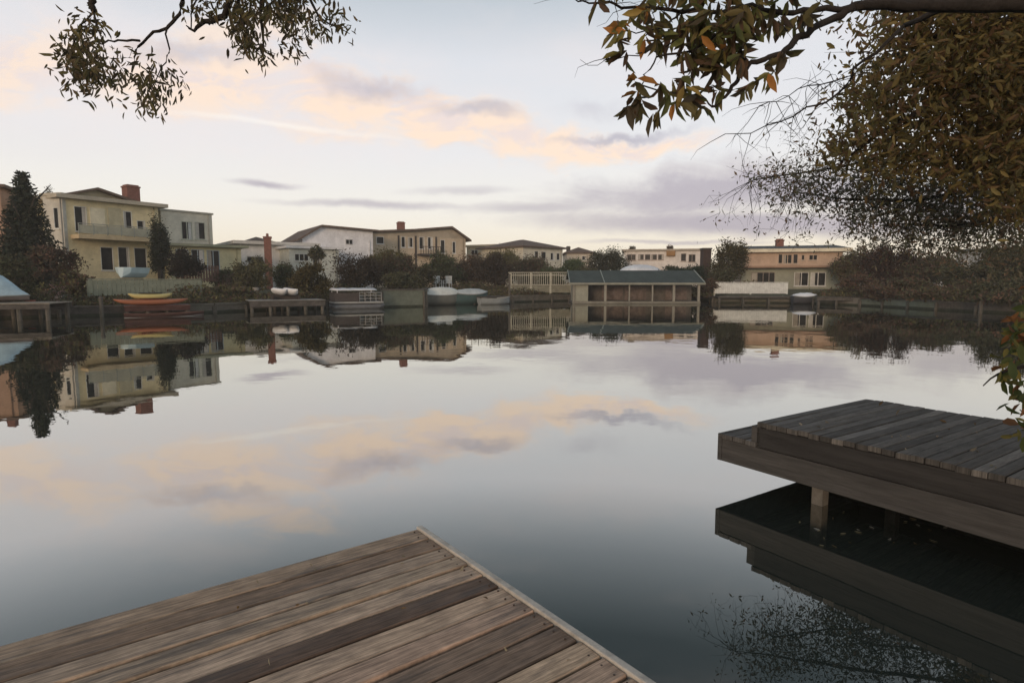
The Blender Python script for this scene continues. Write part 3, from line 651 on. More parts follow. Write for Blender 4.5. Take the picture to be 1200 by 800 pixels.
# ------------------------------------------------------------------ boats
def hull_secs(L, W, H, n=12, bow=.55, stern=.7, keel=.25, sheer=.12):
    secs = []
    for i in range(n+1):
        t = i/n; 
        if t < .5: k = stern + (1-stern)*math.sin(t*math.pi)
        else: k = max(.02, 1-((t-.5)/.5)**2.2)
        w_ = W/2*k; z0_ = H*keel*((t-.5)*2)**2*(1 if t > .5 else .3); z1_ = H*(1+sheer*((t-.4)**2)*6)
        secs.append([(t*L, -w_, z1_), (t*L, -w_*.92, z0_+(z1_-z0_)*.4), (t*L, -w_*.45, z0_+.02), (t*L, 0, z0_), (t*L, w_*.45, z0_+.02), (t*L, w_*.92, z0_+(z1_-z0_)*.4), (t*L, w_, z1_)])
    return secs
def boat(name, label, loc, rz, L, W, H, hullm, covm=None, cov_h=.5, gun=None, cat='boat', group=None):
    e = empty(name, loc, label, cat, rz, group); secs = hull_secs(L, W, H); b = MB(); b.loft(secs, closed=False, cap=False)
    s0 = secs[0]; b.add(s0, [tuple(range(7))]); hb = b.build('hull', hullm, e, smooth=True)
    g = MB()
    for sd_ in (0, -1): g.tube([Vector(s[sd_]) for s in secs], [.035]*len(secs), 5)
    g.build('gunwale', gun or paint((.25, .25, .23)), e)
    top = MB()
    if covm:
        cs = []
        for i, s in enumerate(secs):
            t = i/(len(secs)-1); hgt = cov_h*max(0.05, math.sin(min(1, t*1.05)*math.pi)**.5) * (1 if t < .75 else 1-(t-.75)*1.8)
            y = abs(s[0][1])*1.03; z = s[0][2]+.01
            cs.append([(s[0][0], y*c, z + hgt*(1-abs(c)**1.7) + random.uniform(-.015, .015)) for c in (-1, -.7, -.35, 0, .35, .7, 1)] )
        top.loft(cs, closed=False, cap=False); top.build('cover', covm, e, smooth=True)
    else:
        top.loft([[(s[0][0], s[0][1]*.97, s[0][2]-.12), (s[-1][0], s[-1][1]*.97, s[-1][2]-.12), (s[-1][0], s[-1][1]*.97, s[-1][2]-.15), (s[0][0], s[0][1]*.97, s[0][2]-.15)] for s in secs]).build('cockpit_floor', paint((.2, .2, .19)), e)
        th = MB()
        for t in (.3, .6): th.box(t*L-.12, t*L+.12, -W*.42, W*.42, H-.1, H-.05)
        th.build('thwart', paint((.3, .25, .2)), e)
    return e
def kayak(name, label, loc, rz, L, c1, tilt=0, group=None, inverted=False, c2=None):
    e = empty(name, loc, label, 'kayak', rz, group); e.rotation_euler = (tilt, 0, rz); n = 14; secs = []
    for i in range(n+1):
        t = i/n; k = max(.03, math.sin(math.pi*t)**.7); w_ = .36*k; ro_ = .10*(2*t-1)**4*1.2
        secs.append([(t*L-L/2, w_*math.cos(a), .17 + ro_ + .17*k**.5*math.sin(a)*(1 if math.sin(a) < 0 else .75)) for a in [2*math.pi*j/12 for j in range(12)]])
    b = MB(); b.loft(secs); b.build('hull', paint(c1, .1, 1, .45, .1), e, smooth=True)
    ck = MB(); pts = [(.48*math.cos(a), .22*math.sin(a), .315) for a in [2*math.pi*j/16 for j in range(17)]]; ck.tube(pts, [.022]*17, 5); ck.build('coaming', paint(c2 or (.05, .05, .05)), e)
    MB().add([(p[0]*.94, p[1]*.94, .312) for p in pts[:-1]], [tuple(range(16))]).build('cockpit', DARKW, e)
    return e
def seat(px, py, Y): return P(px, py, Y)
# covered light-blue boat on left dock
p = P(-22, 350, 25.2); z = zL
boat('blue_covered_boat', 'boat under a light blue tarpaulin on the dock at the left edge', (p.x-2.2, 25.1, zL+.004), .25, 3.7, 1.9, .22, paint((.20, .17, .16)), mat('blue_tarpaulin', (.36, .47, .52), .7, .2, 1.2, bump=.5), 1.1)
# kayaks on the red dock
rzR = fR.rz
p = P(183, 352, 28.6)
kayak('orange_kayak', 'long orange red kayak lying on the red dock under the yellow one', (p.x, p.y-.35, zR+.01), rzR, 3.0, (.30, .11, .055), c2=(.1, .03, .02))
kayak('yellow_kayak', 'yellow kayak lying on top of the orange one on the red dock', (p.x-.1, p.y-.25, zR+.27), rzR+.03, 1.8, (.48, .40, .16))
boat('dark_red_skiff', 'dark red skiff moored against the red dock', (P(150, 366, 27.0).x, 26.7, -.14), rzR, 3.2, 1.1, .26, paint((.06, .032, .028), .3, 2), gun=paint((.08, .04, .03)))
# two white kayaks leaning on dark dock
for i, (px, tl) in enumerate(((325, .95), (338, .95))):
    p = P(px, 348, 33.6); e = kayak('white_kayak', ('left' if not i else 'right') + ' of the two white kayaks resting side by side on the dark dock', (p.x, p.y, zK+.30), 2.35, 1.75, (.70, .70, .70), .5, 'white kayaks on the dark dock')
e = empty('kayak_rack', (P(332, 350, 33.8).x, 33.9, zK), 'low dark rack under the two white kayaks', 'rack', fK.rz)
MB().box(-.7, .8, -.1, .0, .003, .3).build('rail', DARKW, e); MB().box(-.7, -.6, -.5, -.103, .003, .2).box(.7, .8, -.5, -.103, .003, .2).build('leg', DARKW, e)
# pontoon boat with canopy
p = P(391, 366, 36)
e = empty('pontoon_boat', (p.x, 35.6, 0), 'pontoon boat with flat white canopy and dark sides by the small jetty', 'boat', fP_.rz); Lp = 2.9
b = MB()
for y in (-.75, .75): b.tube([(-.05, y, .12), (.15, y, .12), (Lp-.3, y, .12), (Lp+.1, y, .22)], [.12, .2, .2, .05], 10)
b.build('pontoon', mat('aluminium_floats', (.14, .14, .14), .5, .2, 2, metal=.3), e, smooth=True)
MB().box(0, Lp, -.95, .95, .33, .42).build('deck', paint((.3, .3, .28)), e)
MB().box(.05, Lp*.5, -.93, -.89, .423, .95).box(.05, Lp*.5, .89, .93, .423, .95).box(.05, .09, -.887, .887, .423, .95).build('side_panel', DARKW, e)
b = MB()
for x in (.2, Lp*.75):
    for y in (-.88, .88): b.tube([(x, y, .95), (x, y, 1.12)], [.025]*2, 6)
b.build('canopy_pole', WHITE, e)
b = MB()
for y in (-.9, .9):
    for z_ in (.6, .78, .95): b.tube([(Lp*.5, y, z_), (Lp-.1, y, z_)], [.018]*2, 5)
    for k in range(5): x = Lp*.5+.02+(Lp*.5-.14)*k/4; b.tube([(x, y, .423), (x, y, .95)], [.018]*2, 5)
b.build('railing', paint((.34, .34, .33)), e)
cs = []
for i in range(9):
    x = .05+(Lp*.85)*i/8; cs.append([(x, yy, 1.12 + .12*(1-(yy/.95)**2) - .03*abs(math.sin(i*1.5))) for yy in (-.95, -.5, 0, .5, .95)] + [(x, yy, 1.08) for yy in (.95, 0, -.95)])
b = MB(); b.loft(cs); b.build('canopy', paint((.58, .58, .58), .1), e, smooth=True)
for x in (.7, 1.7): MB().box(x-.25, x+.25, -.5, .5, .423, .75).build('bench', paint((.12, .14, .14)), e)
# white covered boat, teal boat
p = P(491, 360, 40.6)
boat('white_covered_boat', 'boat under a sagging white cover at the bank', (p.x+.05, 40.6, -.05), fT.rz-.25, 3.4, 1.6, .72, paint((.15, .15, .13)), mat('white_boat_cover', (.60, .60, .54), .8, .15, 1.5, bump=.4), .55)
p = P(531, 360, 42)
boat('teal_boat', 'teal and white boat right of the white covered boat', (p.x, 42.0, -.05), fT.rz-.2, 3.0, 1.4, .75, paint((.06, .10, .095)), paint((.45, .47, .45)), .40)
p = P(562, 360, 42.3)
boat('grey_rowing_boat', 'small open grey rowing boat next to the teal boat', (p.x, 42.0, -.05), .5, 2.4, 1.1, .45, paint((.26, .28, .28)))
# moored white boat right
p = P(928, 356, 43.4)
boat('white_moored_boat', 'small white motor boat moored right of the white board fence', (p.x+.1, 43.6, -.04), -.05, 1.75, 1.0, .55, mat('dark_hull', (.05, .05, .055), .6, .2, 2), paint((.74, .74, .74), .08), .28)
def line(a, b, label, sag=.15):
    e = MB(); ps = [Vector(a).lerp(Vector(b), t/8) - Vector((0, 0, sag*math.sin(math.pi*t/8))) for t in range(9)]; e.tube(ps, [.014]*9, 5)
    tag(e.build('mooring_line', paint((.35, .33, .28))), label, 'rope')
q_ = P(928, 356, 43.4); line((q_.x+.3, 43.5, .5), (q_.x+.1, 45.2, .55), 'thin rope tying the small white motor boat to the bank')
q_ = P(391, 366, 36); line((q_.x+2.7, 35.2, .95), (P(427, 345, 36).x, 36, .9), 'thin rope from the pontoon boat to the pale mooring post')
# pale blue dinghy on stand in front of the yellow house
p = P(142, 326, 36)
e = empty('blue_dinghy', (p.x, 36, GZ), 'pale blue dinghy seen bow on, propped on trestles before the yellow house', 'boat'); zt1 = P(142, 313, 36).z-GZ; zb1 = P(142, 325, 36).z-GZ
b = MB(); ss = []
for y, k in ((0, .30), (.25, .85), (.7, 1.0), (1.4, 1.05), (2.0, .95)):
    w1 = 1.15*k*.5*2; h_ = zt1-zb1; ss.append([(-w1*.5*1.95*.55*1.0, y, zt1), (-w1*.42, y, zb1+h_*.45), (-w1*.22, y, zb1+.03), (0, y, zb1-.02), (w1*.22, y, zb1+.03), (w1*.42, y, zb1+h_*.45), (w1*.5*1.95*.55, y, zt1)])
b.loft(ss, closed=False, cap=True); b.build('hull', mat('pale_blue_gelcoat', (.50, .63, .66), .5, .1, 1), e, smooth=False)
for y in (.5, 1.5): MB().box(-.4, .4, y-.05, y+.05, zb1-.15, zb1-.06).box(-.35, -.27, y-.04, y+.04, 0, zb1-.153).box(.27, .35, y-.04, y+.04, 0, zb1-.153).build('trestle', DARKW, e)

# parasol dome behind the boathouse
p = P(750, 317, 62); zt2 = P(750, 310, 62).z
e = empty('white_parasol', (p.x, 62, GZ), 'round white parasol showing above the boathouse roof', 'parasol'); cs = []
for i in range(6):
    t = i/5; r_ = .04+2.2*math.sin(t*math.pi/2); z = zt2-GZ - (1-math.cos(t*math.pi/2))*.9; cs.append([(r_*math.cos(a), r_*math.sin(a), z) for a in [2*math.pi*k/16 for k in range(16)]])
b = MB(); b.loft(cs, cap=False); b.build('canopy', paint((.66, .68, .70)), e, smooth=True); MB().tube([(0, 0, 0), (0, 0, zt2-GZ)], [.04, .03], 8).build('pole', WHITE, e)

# garden chairs, pots and posts on the banks
def chair_proto(loc, rz, label, group, colr):
    e = empty('garden_chair', loc, label, 'chair', rz, group); m = paint(colr)
    MB().box(-.26, .26, -.25, .25, .42, .46).build('seat', m, e); b = MB()
    for i in range(5): b.box(-.25+i*.105, -.17+i*.105, .22, .25, .463, 1.0)
    b.box(-.26, .26, .253, .28, .9, 1.0); b.build('backrest', m, e)
    for x in (-.23, .23):
        for y in (-.22, .22): MB().box(x-.025, x+.025, y-.025, y+.025, 0, .417).build('leg', m, e)
        MB().box(x-.03, x+.03, -.26, .215, .64, .67).box(x-.025, x+.025, -.25, -.2, .463, .637).build('armrest', m, e)
    return e
p = P(513, 331, 52); cr = chair_proto((p.x, 52, GZ+.0), .5, 'left of the two white garden chairs above the teal boat', 'white garden chairs on the bank', (.58, .60, .58))
cr.scale = (1.15,)*3
p = P(524, 331, 52); c2_ = dup(cr, (p.x, 52.3, GZ), -.3, 'right of the two white garden chairs above the teal boat', 'white garden chairs on the bank')
def pot(px, Y, h, colr, tints, label, z=GZ, n=260, r=.35):
    p = P(px, 340, Y); z = gz(p.x, Y); e = empty('flower_pot', (p.x, Y, z), label, 'flower pot'); MB().tube([(0, 0, .3), (.02, 0, .34+h*.6)], [.02, .008], 5).build('stem', BARK, e); b = MB(); rr_ = [.13, .16, .19, .21, .21]; zz_ = [0, .12, .24, .3, .34]
    b.loft([[(q*math.cos(a), q*math.sin(a), s) for a in [2*math.pi*k/12 for k in range(12)]] for q, s in zip(rr_, zz_)]); b.build('pot', paint(colr), e, smooth=False)
    C = rng.normal(size=(n, 3))*[r*.42, r*.5, h*.35] + [0, 0, .34+h*.5]; C[:, 2] = np.maximum(C[:, 2], .34); leaves('plant', C, .12, LEAF_FAR, tints, e)['kind'] = 'stuff'
DG = [(.035, .042, .02), (.05, .05, .025), (.03, .03, .018)]
pot(34, 26.5, .6, (.30, .10, .07), DG, 'red pot with dark plant beside the blue covered boat')
pot(66, 29, .5, (.40, .30, .26), [(.35, .22, .2), (.07, .07, .03), (.05, .05, .03)], 'pinkish pot of pale flowers below the brown red shrub')
pot(232, 36, .5, (.5, .47, .42), [(.06, .07, .03)], 'pale pot at the right end of the green panel fence')
pot(300, 40, .7, (.35, .33, .3), DG, 'grey pot on the bank left of the white kayaks')
pot(203, 36, .5, (.2, .15, .1), [(.45, .43, .38), (.06, .07, .03)], 'pot of white flowers behind the green panel fence')
def mooring(px, py0, py1, Y, label):
    a = P(px, py0, Y); b = P(px, py1, Y); e = empty('mooring_post', (a.x, Y, 0), label, 'post'); 
    MB().tube([(0, 0, -1), (0, 0, a.z-.02)], [.09, .08], 8).build('shaft', PILE, e); MB().tube([(0, 0, a.z-.017), (0, 0, a.z+.05)], [.11, .06], 8).build('cap', WOOD_D, e)
mooring(427, 340, 366, 36, 'pale mooring post at the right end of the pontoon boat')
mooring(597, 322, 355, 44, 'tall grey mooring post at the left end of the trellis fence')
mooring(445, 346, 366, 36.6, 'short mooring post before the pale green wall')
mooring(1150, 352, 375, 30, 'grey mooring post under the trees at far right')
mooring(118, 349, 372, 27, 'dark mooring post left of the red dock')

# ------------------------------------------------------------------ trees and shrubs across the water
def clumps(cx, cy, cz, rx, ry, rz, nc, per, seed, fill=.86):
    g = np.random.default_rng(seed); d = g.normal(size=(nc, 3)); d /= np.linalg.norm(d, axis=1)[:, None]
    c = d * (g.uniform(.25, 1, nc)**.5)[:, None] * [rx*fill, ry*fill, rz*fill]
    s = g.uniform(.16, .34, nc)*1.0
    P_ = c[:, None, :] + g.normal(size=(nc, per, 3))*(s[:, None, None]*np.array([rx, ry, rz])[None, None, :])*.62
    return (P_.reshape(-1, 3) + [cx, cy, cz])
TREE_N = [0]
def tree(name, label, px, yt, hw, Y, tints, yb=None, dens=1.0, kind='round', cat='tree', leaf=.2, ybot=338, group=None):
    """crown spans px-hw..px+hw and rises to photo height yt at distance Y; yb = lower edge of crown"""
    TREE_N[0] += 1; sd_ = 100+TREE_N[0]
    zt_ = P(px, yt, Y).z; p = P(px, 335, Y); rx = hw/F*Y*1.12; 
    g0 = gz(p.x, Y); zb_ = max(g0+.02, P(px, yb or ybot, Y).z); e = empty(name, (p.x, Y, g0), label, cat, random.uniform(0, 6), group); hgt = zt_-g0; cz = (zt_+zb_)/2-g0; rz_ = (zt_-zb_)/2
    b = MB(); tr_ = max(.05, hgt*.028); b.tube([(0, 0, -.1), (.05, 0, hgt*.3), (0, .06, hgt*.6), (0, 0, hgt*.85)], [tr_*1.2, tr_, tr_*.7, tr_*.25], 7)
    for i in range(6):
        a = i*1.1+random.random(); h0 = hgt*(.25+.09*i); b.tube([(0, 0, h0), (rx*.35*math.cos(a), rx*.35*math.sin(a), h0+rz_*.25), (rx*.7*math.cos(a), rx*.7*math.sin(a), h0+rz_*.55)], [tr_*.5, tr_*.3, tr_*.1], 5)
    b.build('trunk' if cat == 'tree' else 'stems', BARK, e)
    area = rx*rz_*4; nc = int(max(20, min(80, area*2.6))); per = int(max(60, min(260, dens*area*70*(.2/leaf)**2*10/nc)))
    if kind == 'cone':
        g = np.random.default_rng(sd_); parts_ = []
        for t_ in range(17):
            f_ = t_/16; zz = hgt*(.99-.87*f_); rr = rx*(.05+1.02*f_**.85); nb = int(6+12*f_)
            for k_ in range(nb):
                a = 6.283*k_/nb + t_*.7 + g.normal()*.15; L_b = rr*g.uniform(.72, 1.12); m_ = int(26+70*f_); u_ = g.uniform(.05, 1, m_)
                r_ = u_*L_b; zc_ = zz - .16*r_*(1+f_) + .12*L_b*u_**3; wv = .09+.12*L_b*(1-u_)
                parts_.append(np.stack([r_*np.cos(a)+g.normal(size=m_)*wv, r_*np.sin(a)+g.normal(size=m_)*wv, zc_+g.normal(size=m_)*.09-abs(g.normal(size=m_))*.10], 1))
        C = np.concatenate(parts_); leaves('crown', C, leaf, LEAF_FAR, tints, e, droop=.3)
    elif kind == 'column':
        g = np.random.default_rng(sd_); C = clumps(0, 0, cz, rx, rx, rz_, 46, 190, sd_, .8); leaves('crown', C, leaf, LEAF_FAR, tints, e)
    else: leaves('crown', clumps(0, 0, cz, rx, rx*.8, rz_, nc, per, sd_), leaf, LEAF_FAR, tints, e)
    return e
OL = [(0.128, 0.122, 0.055), (0.146, 0.132, 0.061), (0.104, 0.095, 0.049)]
DK = [(0.079, 0.085, 0.046), (0.098, 0.091, 0.054), (0.071, 0.063, 0.041)]
BRN = [(0.128, 0.076, 0.055), (0.098, 0.067, 0.049), (0.091, 0.079, 0.049)]
GRN_ = [(0.085, 0.116, 0.055), (0.073, 0.091, 0.044)]
RUS = [(0.171, 0.098, 0.055), (0.122, 0.085, 0.055)]
BLK = [(.032, .04, .026), (.042, .045, .03)]
tree('conifer', 'tall dark conifer before the yellow house at left', 36, 203, 37, 38, BLK, yb=322, kind='cone', leaf=.28)
tree('slim_dark_tree', 'slim dark column shaped tree right of the yellow house', 189, 252, 12, 44, BLK, yb=325, kind='column', leaf=.16)
tree('bare_topped_shrub', 'wispy shrub showing over the conifer and white side wing', 66, 222, 9, 46, [(.1, .09, .05)], yb=260, dens=.35, leaf=.12)
tree('rust_bush', 'brownish red bush at the foot of the conifer', 62, 288, 26, 36, BRN, yb=328, cat='bush')
tree('dark_bush', 'dark bush between the conifer and the blue tarpaulin', 18, 300, 26, 30, DK, yb=340, cat='bush')
tree('low_flower_bush', 'low brown bush left of the green panel fence', 88, 318, 18, 31, BRN+OL, yb=347, cat='bush')
tree('garden_bush', 'purplish dark bush before the garden room doors', 214, 291, 22, 42, [(.045, .035, .032), (.03, .03, .022)], yb=325, cat='bush')
tree('hedge_bush', 'dark green low hedge bush right of the garden room', 262, 314, 20, 46, DK, yb=345, cat='bush')
tree('olive_bush', 'olive bush in front of the red brick chimney stack', 300, 303, 26, 44, OL+DK, yb=345, cat='bush')
tree('low_brown_shrub', 'low brown shrub on the bank left of the dark dock', 262, 336, 30, 36, BRN+OL, yb=356, cat='bush')
tree('willowy_bush', 'large loose olive brown bush behind the two white kayaks', 364, 303, 24, 38, [(.10, .085, .04), (.075, .06, .03)], yb=352, cat='bush')
tree('palm_like_shrub', 'small dark spiky shrub before the white porch', 372, 290, 7, 52, DK, yb=304, cat='shrub', leaf=.3, dens=.6)
tree('green_bank_bush', 'dull green bush between the brick chimney stack and the willowy bush', 332, 306, 16, 48, GRN_+DK, yb=345, cat='bush')
tree('dark_hedge_tree', 'broad dark tree behind the pontoon boat', 420, 296, 30, 46, [(.055, .045, .034), (.065, .05, .036)], yb=345)
tree('mid_dark_tree', 'dark brown tree below the beige balcony house', 468, 296, 30, 50, BRN+DK, yb=345)
tree('yellow_green_tree', 'yellow green topped tree against the beige balcony house', 458, 289, 24, 56, [(.12, .11, .04), (.09, .08, .035)], yb=325)
tree('low_bush_by_wall', 'dark low bush above the pale green mossy wall', 470, 318, 26, 42, DK, yb=338, cat='bush')
tree('dark_green_tree', 'dark green tree right of the beige house balcony', 520, 297, 24, 56, DK+GRN_, yb=345)
tree('pale_stem_bush', 'dark bush left of the white garden chairs', 496, 312, 16, 50, DK, yb=340, cat='bush')
tree('rusty_tree', 'reddish brown tree under the long cream house', 552, 296, 22, 58, BRN+RUS, yb=345)
tree('broad_brown_tree', 'broad brown black tree left of the trellis fence', 580, 298, 26, 55, [(.075, .055, .042), (.055, .046, .034)], yb=348)
tree('olive_topped_tree', 'olive topped tree behind the broad brown tree', 590, 292, 26, 68, OL, yb=330)
tree('dark_tree_by_hip_roof', 'dark tree in front of the hip roofed house', 622, 300, 26, 62, DK+BRN, yb=335)
tree('green_round_bush', 'green rounded bush between hip roofed house and brown cottage', 670, 301, 18, 66, GRN_, yb=330)
tree('small_bush_by_hip_roof', 'small green tree right below the hip roofed house wall', 648, 309, 18, 56, GRN_+DK, yb=340)
tree('bank_bush', 'dark bush between the posts of the trellis fence', 638, 328, 22, 52, DK, yb=347, cat='bush')
tree('round_dark_tree', 'round dark tree above the left half of the boathouse roof', 710, 291, 22, 70, [(.04, .048, .028), (.055, .048, .028)], yb=333)
tree('low_green_hedge', 'low green hedge above the right half of the boathouse roof', 800, 310, 34, 56, [(.03, .05, .03), (.035, .045, .025)], yb=330, cat='hedge')
tree('low_grey_hedge', 'low hedge left behind the boathouse roof', 690, 315, 26, 58, DK, yb=335, cat='hedge')
tree('olive_tree', 'olive brown leafy tree between the dark chimney tower and orange house', 853, 281, 21, 52, [(.10, .085, .045), (.075, .07, .035), (.06, .05, .03)], yb=332)
tree('dark_bush_by_fence', 'dark bush behind the left end of the white board fence', 846, 314, 14, 49.5, DK, yb=338, cat='bush')
tree('reddish_bush', 'dark reddish bush between the boathouse and the white board fence', 828, 326, 12, 48, BRN, yb=352, cat='bush')
tree('rooftop_plant', 'small plant rising above the left end of the long white house', 740, 288, 4, 76, DK, yb=297, cat='plant', leaf=.15)
tree('rooftop_bush', 'small dark bush top above the middle of the long white house', 784, 287, 5, 80, BRN, yb=297, cat='plant', leaf=.15)
tree('grey_brown_tree', 'grey brown tree right of the orange house', 1000, 288, 24, 50, BRN+OL, yb=350)
tree('tall_brown_tree', 'tall brown tree rising behind the twigs at right', 1043, 281, 28, 48, [(.065, .035, .025), (.045, .033, .025)], yb=350)
tree('dark_brown_tree', 'dark brown tree left of the blue grey house', 1092, 298, 34, 46, BRN+DK, yb=352)
tree('hazy_tree', 'dark green tree before the blue grey house', 1138, 304, 34, 42, DK, yb=355)
tree('right_dark_tree', 'dark tree by the right edge across the water', 1183, 284, 34, 40, DK, yb=357)
tree('outer_dark_tree', 'dark tree mostly beyond the right edge of the picture', 1235, 270, 40, 38, DK, yb=357)
tree('bank_shrub_right', 'brown shrub above the grey green retaining wall', 1010, 322, 26, 43, BRN, yb=346, cat='bush')
tree('waterside_bush', 'reddish brown bush at the waterside below the tall brown tree', 1060, 325, 30, 40, BRN+DK, yb=357, cat='bush')
tree('waterside_dark_bush', 'dark bush at the waterside beside the grey mooring post', 1115, 330, 30, 36, DK+BRN, yb=360, cat='bush')
tree('right_edge_bush', 'dark bush at the waterside by the right edge', 1175, 326, 32, 33, DK, yb=362, cat='bush')
tree('overhanging_bush', 'brown bush spilling over the bank wall right of the grey jetty', 1030, 334, 26, 38.5, BRN, yb=362, cat='bush')
tree('overhanging_bush', 'straggly brown bush spilling over the bank wall left of the grey mooring post', 1085, 337, 32, 32.5, BRN+DK, yb=366, cat='bush')
tree('overhanging_bush', 'dark straggly bush spilling over the bank at the right edge', 1185, 340, 36, 29.5, DK+BRN, yb=370, cat='bush')
# far tree belt closing the gaps between the houses: reads as one mass
C = []
for i in range(160):
    x = rng.uniform(-150, 150); y = rng.uniform(100, 135); h = rng.uniform(3.2, 6.2); C.append(rng.normal(size=(110, 3))*[2.2, 1.5, h*.25] + [x, y, GZ+h*.5])
C = np.concatenate(C); C[:, 2] = np.maximum(C[:, 2], GZ)
o = leaves('distant_tree_belt', C, .7, LEAF_FAR, OL+DK, None); o['kind'] = 'stuff'; tag(o, 'far olive tree belt showing low between the houses', 'trees')
# low ground cover on the bank top
C = []
for i_c, (a, b) in enumerate(zip(SH[:-1], SH[1:])):
    if i_c in (5, 6): continue
    L = (b-a).length; n = int(L*900); t = rng.uniform(0, 1, n)[:, None]; d = (b-a).normalized(); nb = np.array([-d.y, d.x, 0])
    if nb[1] < 0: nb = -nb
    q = np.array(a)[None]*(1-t) + np.array(b)[None]*t + nb[None]*(.1+rng.uniform(0, 1, n)[:, None]**1.3*7.5); dd_ = np.abs((q-np.array(a)[None])@nb); hh_ = .22+.55*np.clip(np.sin(q[:, 0]*1.3)+np.sin(q[:, 0]*.53+q[:, 1]*.9)+np.sin(q[:, 1]*2.1), 0, 2)/2; q[:, 2] = GE+(GZ-GE)*np.clip(dd_/INW, 0, 1)+.02+hh_*rng.uniform(0, 1, n)**1.4*(.35+.65*np.clip(dd_/1.5, 0, 1)); q = q[~((q[:, 1] < 47.6) & (q[:, 0] > 15.5) & (q[:, 0] < 22.2))]; C.append(q)
o = leaves('ground_cover', np.concatenate(C), .2, LEAF_FAR, OL+DK+BRN, None); o['kind'] = 'stuff'; tag(o, 'overgrown weeds and low scrub along the top of the far bank', 'ground cover')

# ------------------------------------------------------------------ near dock
HD = .42
tip = G(497, 617, HD); eL = G(0, 755, HD); eR = G(747, 800, HD)
a1 = (eL-tip).normalized(); a2 = (eR-tip).normalized()
a2 = (a2 - a1*a2.dot(a1)).normalized()
dk = empty('foreground_dock', (tip.x, tip.y, 0), 'weathered brown plank dock in the foreground with a pale edge strip', 'dock')
Rm = Matrix(((a1.x, a2.x, 0, 0), (a1.y, a2.y, 0, 0), (0, 0, 1, 0), (0, 0, 0, 1)))   # local x along planks, y across
if Rm.determinant() < 0: pass
def board_mat(name, base, grain_axis='x', stain=.7, tint=True, dark=(.05, .04, .034)):
    m = bpy.data.materials.new(name); m.use_nodes = True; t = m.node_tree; q = N(t); b = t.nodes['Principled BSDF']
    at = q.n('ShaderNodeAttribute', attribute_name='tint').outputs['Color']; ag = q.n('ShaderNodeAttribute', attribute_name='grain').outputs['Vector']
    mp_ = q.n('ShaderNodeMapping'); t.links.new(ag, mp_.inputs[0]); mp_.inputs['Scale'].default_value = (2.0, 34, 1)
    g1 = q.noise(mp_.outputs[0], 2.2, 8, .7, .35)
    mp2 = q.n('ShaderNodeMapping'); t.links.new(ag, mp2.inputs[0]); mp2.inputs['Scale'].default_value = (4, 110, 1)
    g2 = q.noise(mp2.outputs[0], 2.0, 4, .6)
    mp3 = q.n('ShaderNodeMapping'); t.links.new(ag, mp3.inputs[0]); mp3.inputs['Scale'].default_value = (1.1, 9, 1)
    s1 = q.noise(mp3.outputs[0], 1.6, 6, .7); s2 = q.noise(ag, 40, 4, .7); s3 = q.noise(ag, 9, 5, .65)
    f = q.math('ADD', q.math('MULTIPLY', g1, .6), q.math('MULTIPLY', g2, .4))
    sc_ = q.math('MULTIPLY', q.smooth(f, .34, .66, .48, 1.42), q.smooth(s3, .3, .7, .82, 1.15))
    v = q.n('ShaderNodeVectorMath', operation='SCALE'); t.links.new(q.mix(1.0, at, (*base, 1), 'MULTIPLY'), v.inputs[0]); t.links.new(sc_, v.inputs['Scale'])
    c = q.mix(q.math('MULTIPLY', q.smooth(s1, .5, .68, 0, 1), stain), v.outputs[0], (*dark, 1))
    crack = q.smooth(g2, .66, .74, 0, 1); c = q.mix(q.math('MULTIPLY', crack, .55), c, (.03, .024, .02, 1))
    spk = q.smooth(s2, .68, .76, 0, 1); c = q.mix(q.math('MULTIPLY', spk, .55), c, (.26, .24, .20, 1))
    q.put(b.inputs['Base Color'], c); q.put(b.inputs['Roughness'], q.smooth(s1, .3, .7, .85, .55)); b.inputs['Specular IOR Level'].default_value = .3
    bp = q.n('ShaderNodeBump'); bp.inputs['Strength'].default_value = .55; bp.inputs['Distance'].default_value = .004
    t.links.new(q.math('ADD', f, q.math('MULTIPLY', s2, .2)), bp.inputs['Height']); t.links.new(bp.outputs[0], b.inputs['Normal'])
    return m
def boards(name, parent, specs, material):
    """specs: list of (x0,x1,y0,y1,ztop,thick,tint,sag); grain coordinates run along x, each board gets its own offset"""
    vs = []; fs = []; tin = []; gr = []
    for (x0, x1, y0, y1, z, th, tn, sw) in specs:
        n = max(2, int((x1-x0)/.35)); off = random.uniform(0, 50); r_ = .004; prof = [(y0, z-th), (y0, z-r_), (y0+r_, z), (y1-r_, z), (y1, z-r_), (y1, z-th)]; base = len(vs); ph = random.uniform(0, 6)
        for i in range(n+1):
            x = x0+(x1-x0)*i/n; dz_ = .0025*math.sin(x*2.1+ph) ; dyy = .0018*math.sin(x*1.7+ph*2)
            for (y, zz) in prof: vs.append((x, y+dyy, zz+dz_+sw*((y-y0)/(y1-y0)-.5))); gr.append((x+off, y+off*.37, 0))
        k = len(prof)
        for i in range(n):
            for j in range(k): fs.append((base+i*k+j, base+(i+1)*k+j, base+(i+1)*k+(j+1) % k, base+i*k+(j+1) % k)); tin.append(tn)
        fs.append(tuple(base+j for j in range(k))); tin.append(tn); fs.append(tuple(base+n*k+j for j in range(k))[::-1]); tin.append(tn)
    me = bpy.data.meshes.new(name); me.from_pydata(vs, [], fs); me.materials.append(material)
    at = me.color_attributes.new('tint', 'FLOAT_COLOR', 'CORNER'); d = []
    for f_, t_ in zip(fs, tin): d += [*t_, 1]*len(f_)
    at.data.foreach_set('color', d); ga = me.attributes.new('grain', 'FLOAT_VECTOR', 'POINT'); ga.data.foreach_set('vector', [c for g_ in gr for c in g_]); me.update()
    o = bpy.data.objects.new(name, me); col.objects.link(o); o.parent = parent; return o
